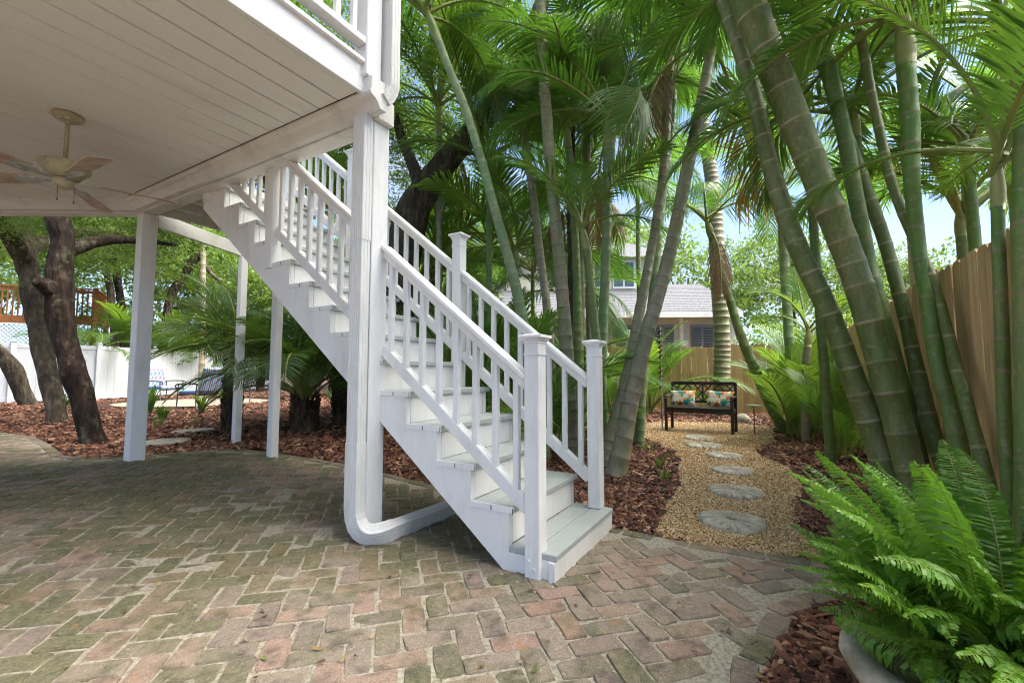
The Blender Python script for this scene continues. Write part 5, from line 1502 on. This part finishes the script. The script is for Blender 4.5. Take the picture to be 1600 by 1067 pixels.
def patio_chair(loc, rz, label, w_=.62):
    t = thing('patio_chair', loc, label, 'chair', 'striped patio chairs')
    M0 = Matrix.Translation(loc) @ Matrix.Rotation(rz, 4, 'Z')
    def part(name, mb, mat, smooth=False): return put(name, mb.mesh(name, smooth), MT[mat], t, M0)
    h = w_ / 2
    for sx in (-1, 1):
        mb = MB(); mb.tube([(sx * h, -.28, 0), (sx * h, -.26, .34), (sx * h, -.24, .60)], .016, 8); part('leg', mb, 'dark_metal', True)
        mb = MB(); mb.tube([(sx * h, .30, 0), (sx * h, .27, .36), (sx * h, .30, .62)], .016, 8); part('leg', mb, 'dark_metal', True)
        mb = MB(); mb.tube([(sx * h, .32, .62), (sx * h, 0, .635), (sx * h, -.26, .62), (sx * h, -.33, .59), (sx * h, -.33, .54), (sx * h, -.28, .53)], .018, 8); part('armrest', mb, 'dark_metal', True)
        mb = MB(); mb.tube([(sx * (h - .04), .26, .36), (sx * (h - .04), .44, 1.02)], .015, 8); part('back_frame', mb, 'dark_metal', True)
    mb = MB(); mb.tube([(-h, -.26, .34), (h, -.26, .34)], .015, 8); mb.tube([(-h, .27, .35), (h, .27, .35)], .015, 8); part('cross_rail', mb, 'dark_metal', True)
    mb = MB(); mb.box((0, 0, .41), (w_ - .06, .58, .11), None, .035); part('seat_cushion', mb, 'stripes')
    mb = MB(); mb.box((0, .37, .74), (w_ - .08, .10, .64), Matrix.Rotation(R(-15), 4, 'X'), .035); part('back_cushion', mb, 'stripes')
patio_chair((7.15, 17.6, .15), R(35), 'striped cushion chair against the white fence beside the front column', 1.15)
patio_chair((6.05, 12.9, .15), R(-160), 'striped cushion chair turned away in front of the small stair posts', .80)
patio_chair((7.7, 14.2, .15), R(150), 'striped cushion chair half hidden by the date palm fronds', .66)

# ================================================================== NEIGHBOURS
dk = thing('wooden_deck', (6.6, 27, .1), 'raised red wooden deck with railing and white lattice beyond the fence', 'deck')
D0, D1, D2 = Vector((4.3, 28.6)), Vector((7.75, 25.9)), Vector((9.0, 28.5))
def dbar(name, a, b, za, zb, w_, h_, m_='deck_wood'):
    mb = MB(); mb.bar((a.x, a.y, za), (b.x, b.y, zb), w_, h_); return ob(name, mb, MT[m_], dk)
for a, b in ((D0, D1), (D1, D2)):
    dbar('rim_board', a, b, 3.30, 3.30, .05, .34); dbar('top_rail', a, b, 4.72, 4.72, .12, .05); dbar('rail_board', a, b, 4.60, 4.60, .04, .12)
    n = int((b - a).length / .17)
    for k in range(n):
        p = a.lerp(b, (k + .5) / n); mb = MB(); mb.box((p.x, p.y, 4.0), (.05, .05, 1.2)); ob('baluster', mb, MT['deck_wood'], dk)
for p in (D0, D1, D2):
    mb = MB(); mb.box((p.x, p.y, 2.4), (.16, .16, 4.8)); ob('post', mb, MT['deck_wood'], dk)
mb = MB(); mb.add([(D0.x, D0.y, 3.45), (D1.x, D1.y, 3.45), (D2.x, D2.y, 3.45), (D2.x - 3.5, D2.y + 2.6, 3.45)], [(0, 1, 2, 3)]); ob('deck_floor', mb, MT['deck_wood'], dk)
lat = MB(); Ld = (D1 - D0); LL = Ld.length; Ld.normalize()
for k in range(-12, 30):
    for sg in (1, -1):
        s0 = k * .16; 
        a, b = (s0, 1.3), (s0 + sg * 1.8, 3.1)
        pts = []
        for t in (0, 1):
            s = a[0] + (b[0] - a[0]) * t; pts.append((s, a[1] + (b[1] - a[1]) * t))
        lo, hi = 0.0, LL - .5
        (s1, z1), (s2, z2) = pts
        if s1 > s2: s1, z1, s2, z2 = s2, z2, s1, z1
        if s2 <= lo or s1 >= hi: continue
        if s1 < lo: z1 += (z2 - z1) * (lo - s1) / (s2 - s1); s1 = lo
        if s2 > hi: z2 = z1 + (z2 - z1) * (hi - s1) / (s2 - s1); s2 = hi
        A_, B_ = D0 + Ld * s1, D0 + Ld * s2
        lat.bar((A_.x, A_.y - .02 * sg, z1), (B_.x, B_.y - .02 * sg, z2), .01, .035)
ob('lattice', lat, MT['vinyl'], dk, kind='stuff')

hs = thing('neighbour_house', (18, 4, 0), 'cream neighbouring house with grey shingle roof behind the back fence', 'house')
def wall(a, b, z0, z1, mat, name='wall', th=.2):
    mb = MB(); mb.bar((a[0], a[1], (z0 + z1) / 2), (b[0], b[1], (z0 + z1) / 2), th, z1 - z0); return ob(name, mb, MT[mat], hs)
HA, HB = Vector((16.5, 6.6)), Vector((19.2, 1.3))
hd = (HB - HA).normalized(); hn = Vector((-hd.y, hd.x))             # away from the camera
if hn.dot(Vector((CH, SH))) < 0: hn = -hn
wall(HA - hd * 4, HB, 0, 3.2, 'wall_tan'); wall(HB, HB + hn * 6, 0, 3.3, 'wall_cream')
e0, e1 = HA - hd * 4 - hn * .6, HB - hn * .6 + hd * .15
mb = MB(); r0, r1 = e0 + hn * 4.2, e1 + hn * 4.2
mb.add([(e0.x, e0.y, 3.36), (e1.x, e1.y, 3.36), (r1.x, r1.y, 5.2), (r0.x, r0.y, 5.2), (e0.x, e0.y, 3.30), (e1.x, e1.y, 3.30), (r1.x, r1.y, 5.1), (r0.x, r0.y, 5.1)], [(0, 1, 2, 3), (4, 5, 6, 7), (0, 1, 5, 4), (1, 2, 6, 5), (2, 3, 7, 6), (3, 0, 4, 7)])
rf = ob('roof', mb, MT['roof'], hs)
for k in range(18):
    t = (k + .5) / 18; a, b = e0.lerp(r0, t), e1.lerp(r1, t); z = 3.36 + 1.84 * t
    mb = MB(); mb.bar((a.x, a.y, z + .008), (b.x, b.y, z + .008), .21, .012, 0, up=(-hn.x * .4, -hn.y * .4, .9)); ob('shingle_course', mb, MT['roof'], rf)
mb = MB(); mb.bar((e0.x, e0.y, 3.24), (e1.x, e1.y, 3.24), .10, .22); ob('eave_board', mb, MT['white'], hs)
mb = MB(); mb.bar((e0.x + hn.x * .3, e0.y + hn.y * .3, 3.18), (e1.x + hn.x * .3, e1.y + hn.y * .3, 3.18), .6, .03); ob('soffit', mb, MT['white'], hs)
for s in (.32, .55, .80):
    c = HA.lerp(HB, s) - hn * .14
    w0, w1 = c - hd * .42, c + hd * .42
    mb = MB(); mb.bar((w0.x, w0.y, 2.25), (w1.x, w1.y, 2.25), .05, 1.3); wn = ob('window', mb, MT['shutter'], hs)
    for q in (-1, 1):
        for j in range(11):
            u0, u1 = c + hd * (q * .22 - .17) - hn * .035, c + hd * (q * .22 + .17) - hn * .035
            mb = MB(); mb.bar((u0.x, u0.y, 1.75 + j * .1), (u1.x, u1.y, 1.75 + j * .1), .03, .05); ob('louvre', mb, MT['dark_metal'], wn)
c = HA.lerp(HB, .67) - hn * .12; mb = MB(); mb.box((c.x, c.y, 1.6), (.12, .12, 3.2)); ob('porch_post', mb, MT['white'], hs)
c = HB - hn * .1; mb = MB(); mb.box((c.x, c.y, 1.6), (.3, .3, 3.2)); ob('corner_pier', mb, MT['white'], hs)
U0, U1 = HA - hd * 3 + hn * 2.8, HB - hd * 1.8 + hn * 2.8
wall(U0, U1, 3.2, 6.3, 'wall_cream', 'upper_wall')
u0, u1 = U0 - hn * .5 - hd * .4, U1 - hn * .5 + hd * .4; u2, u3 = U1 + hn * 2.5 - hd * 2.0, U0 + hn * 2.5 + hd * 2
mb = MB(); mb.add([(u0.x, u0.y, 6.25), (u1.x, u1.y, 6.25), (u2.x, u2.y, 8.0), (u3.x, u3.y, 8.0)], [(0, 1, 2, 3)]); ob('upper_roof', mb, MT['roof'], hs)
for s in (.35, .55, .75):
    c = U0.lerp(U1, s) - hn * .13; w0, w1 = c - hd * .5, c + hd * .5
    mb = MB(); mb.bar((w0.x, w0.y, 5.5), (w1.x, w1.y, 5.5), .06, 1.3); wn = ob('window', mb, MT['white'], hs)
    for q in (-1, 1):
        a, b = c + hd * (q * .24 - .2) - hn * .035, c + hd * (q * .24 + .2) - hn * .035
        mb = MB(); mb.bar((a.x, a.y, 5.5), (b.x, b.y, 5.5), .02, 1.1); ob('pane', mb, MT['glass'], wn)
h2 = thing('neighbour_house', (13, -4, 0), 'low beige neighbouring house showing over the right fence', 'house')
mb = MB(); mb.box((12.5, -5.2, 1.3), (7, 4, 2.6)); ob('wall', mb, MT['wall_cream'], h2)
mb = MB(); mb.add([(8.6, -2.8, 2.55), (16.4, -2.8, 2.55), (16.4, -7.6, 2.55), (8.6, -7.6, 2.55), (10.6, -5.2, 3.9), (14.4, -5.2, 3.9)], [(0, 1, 5, 4), (1, 2, 5), (2, 3, 4, 5), (3, 0, 4)]); ob('roof', mb, MT['roof'], h2)
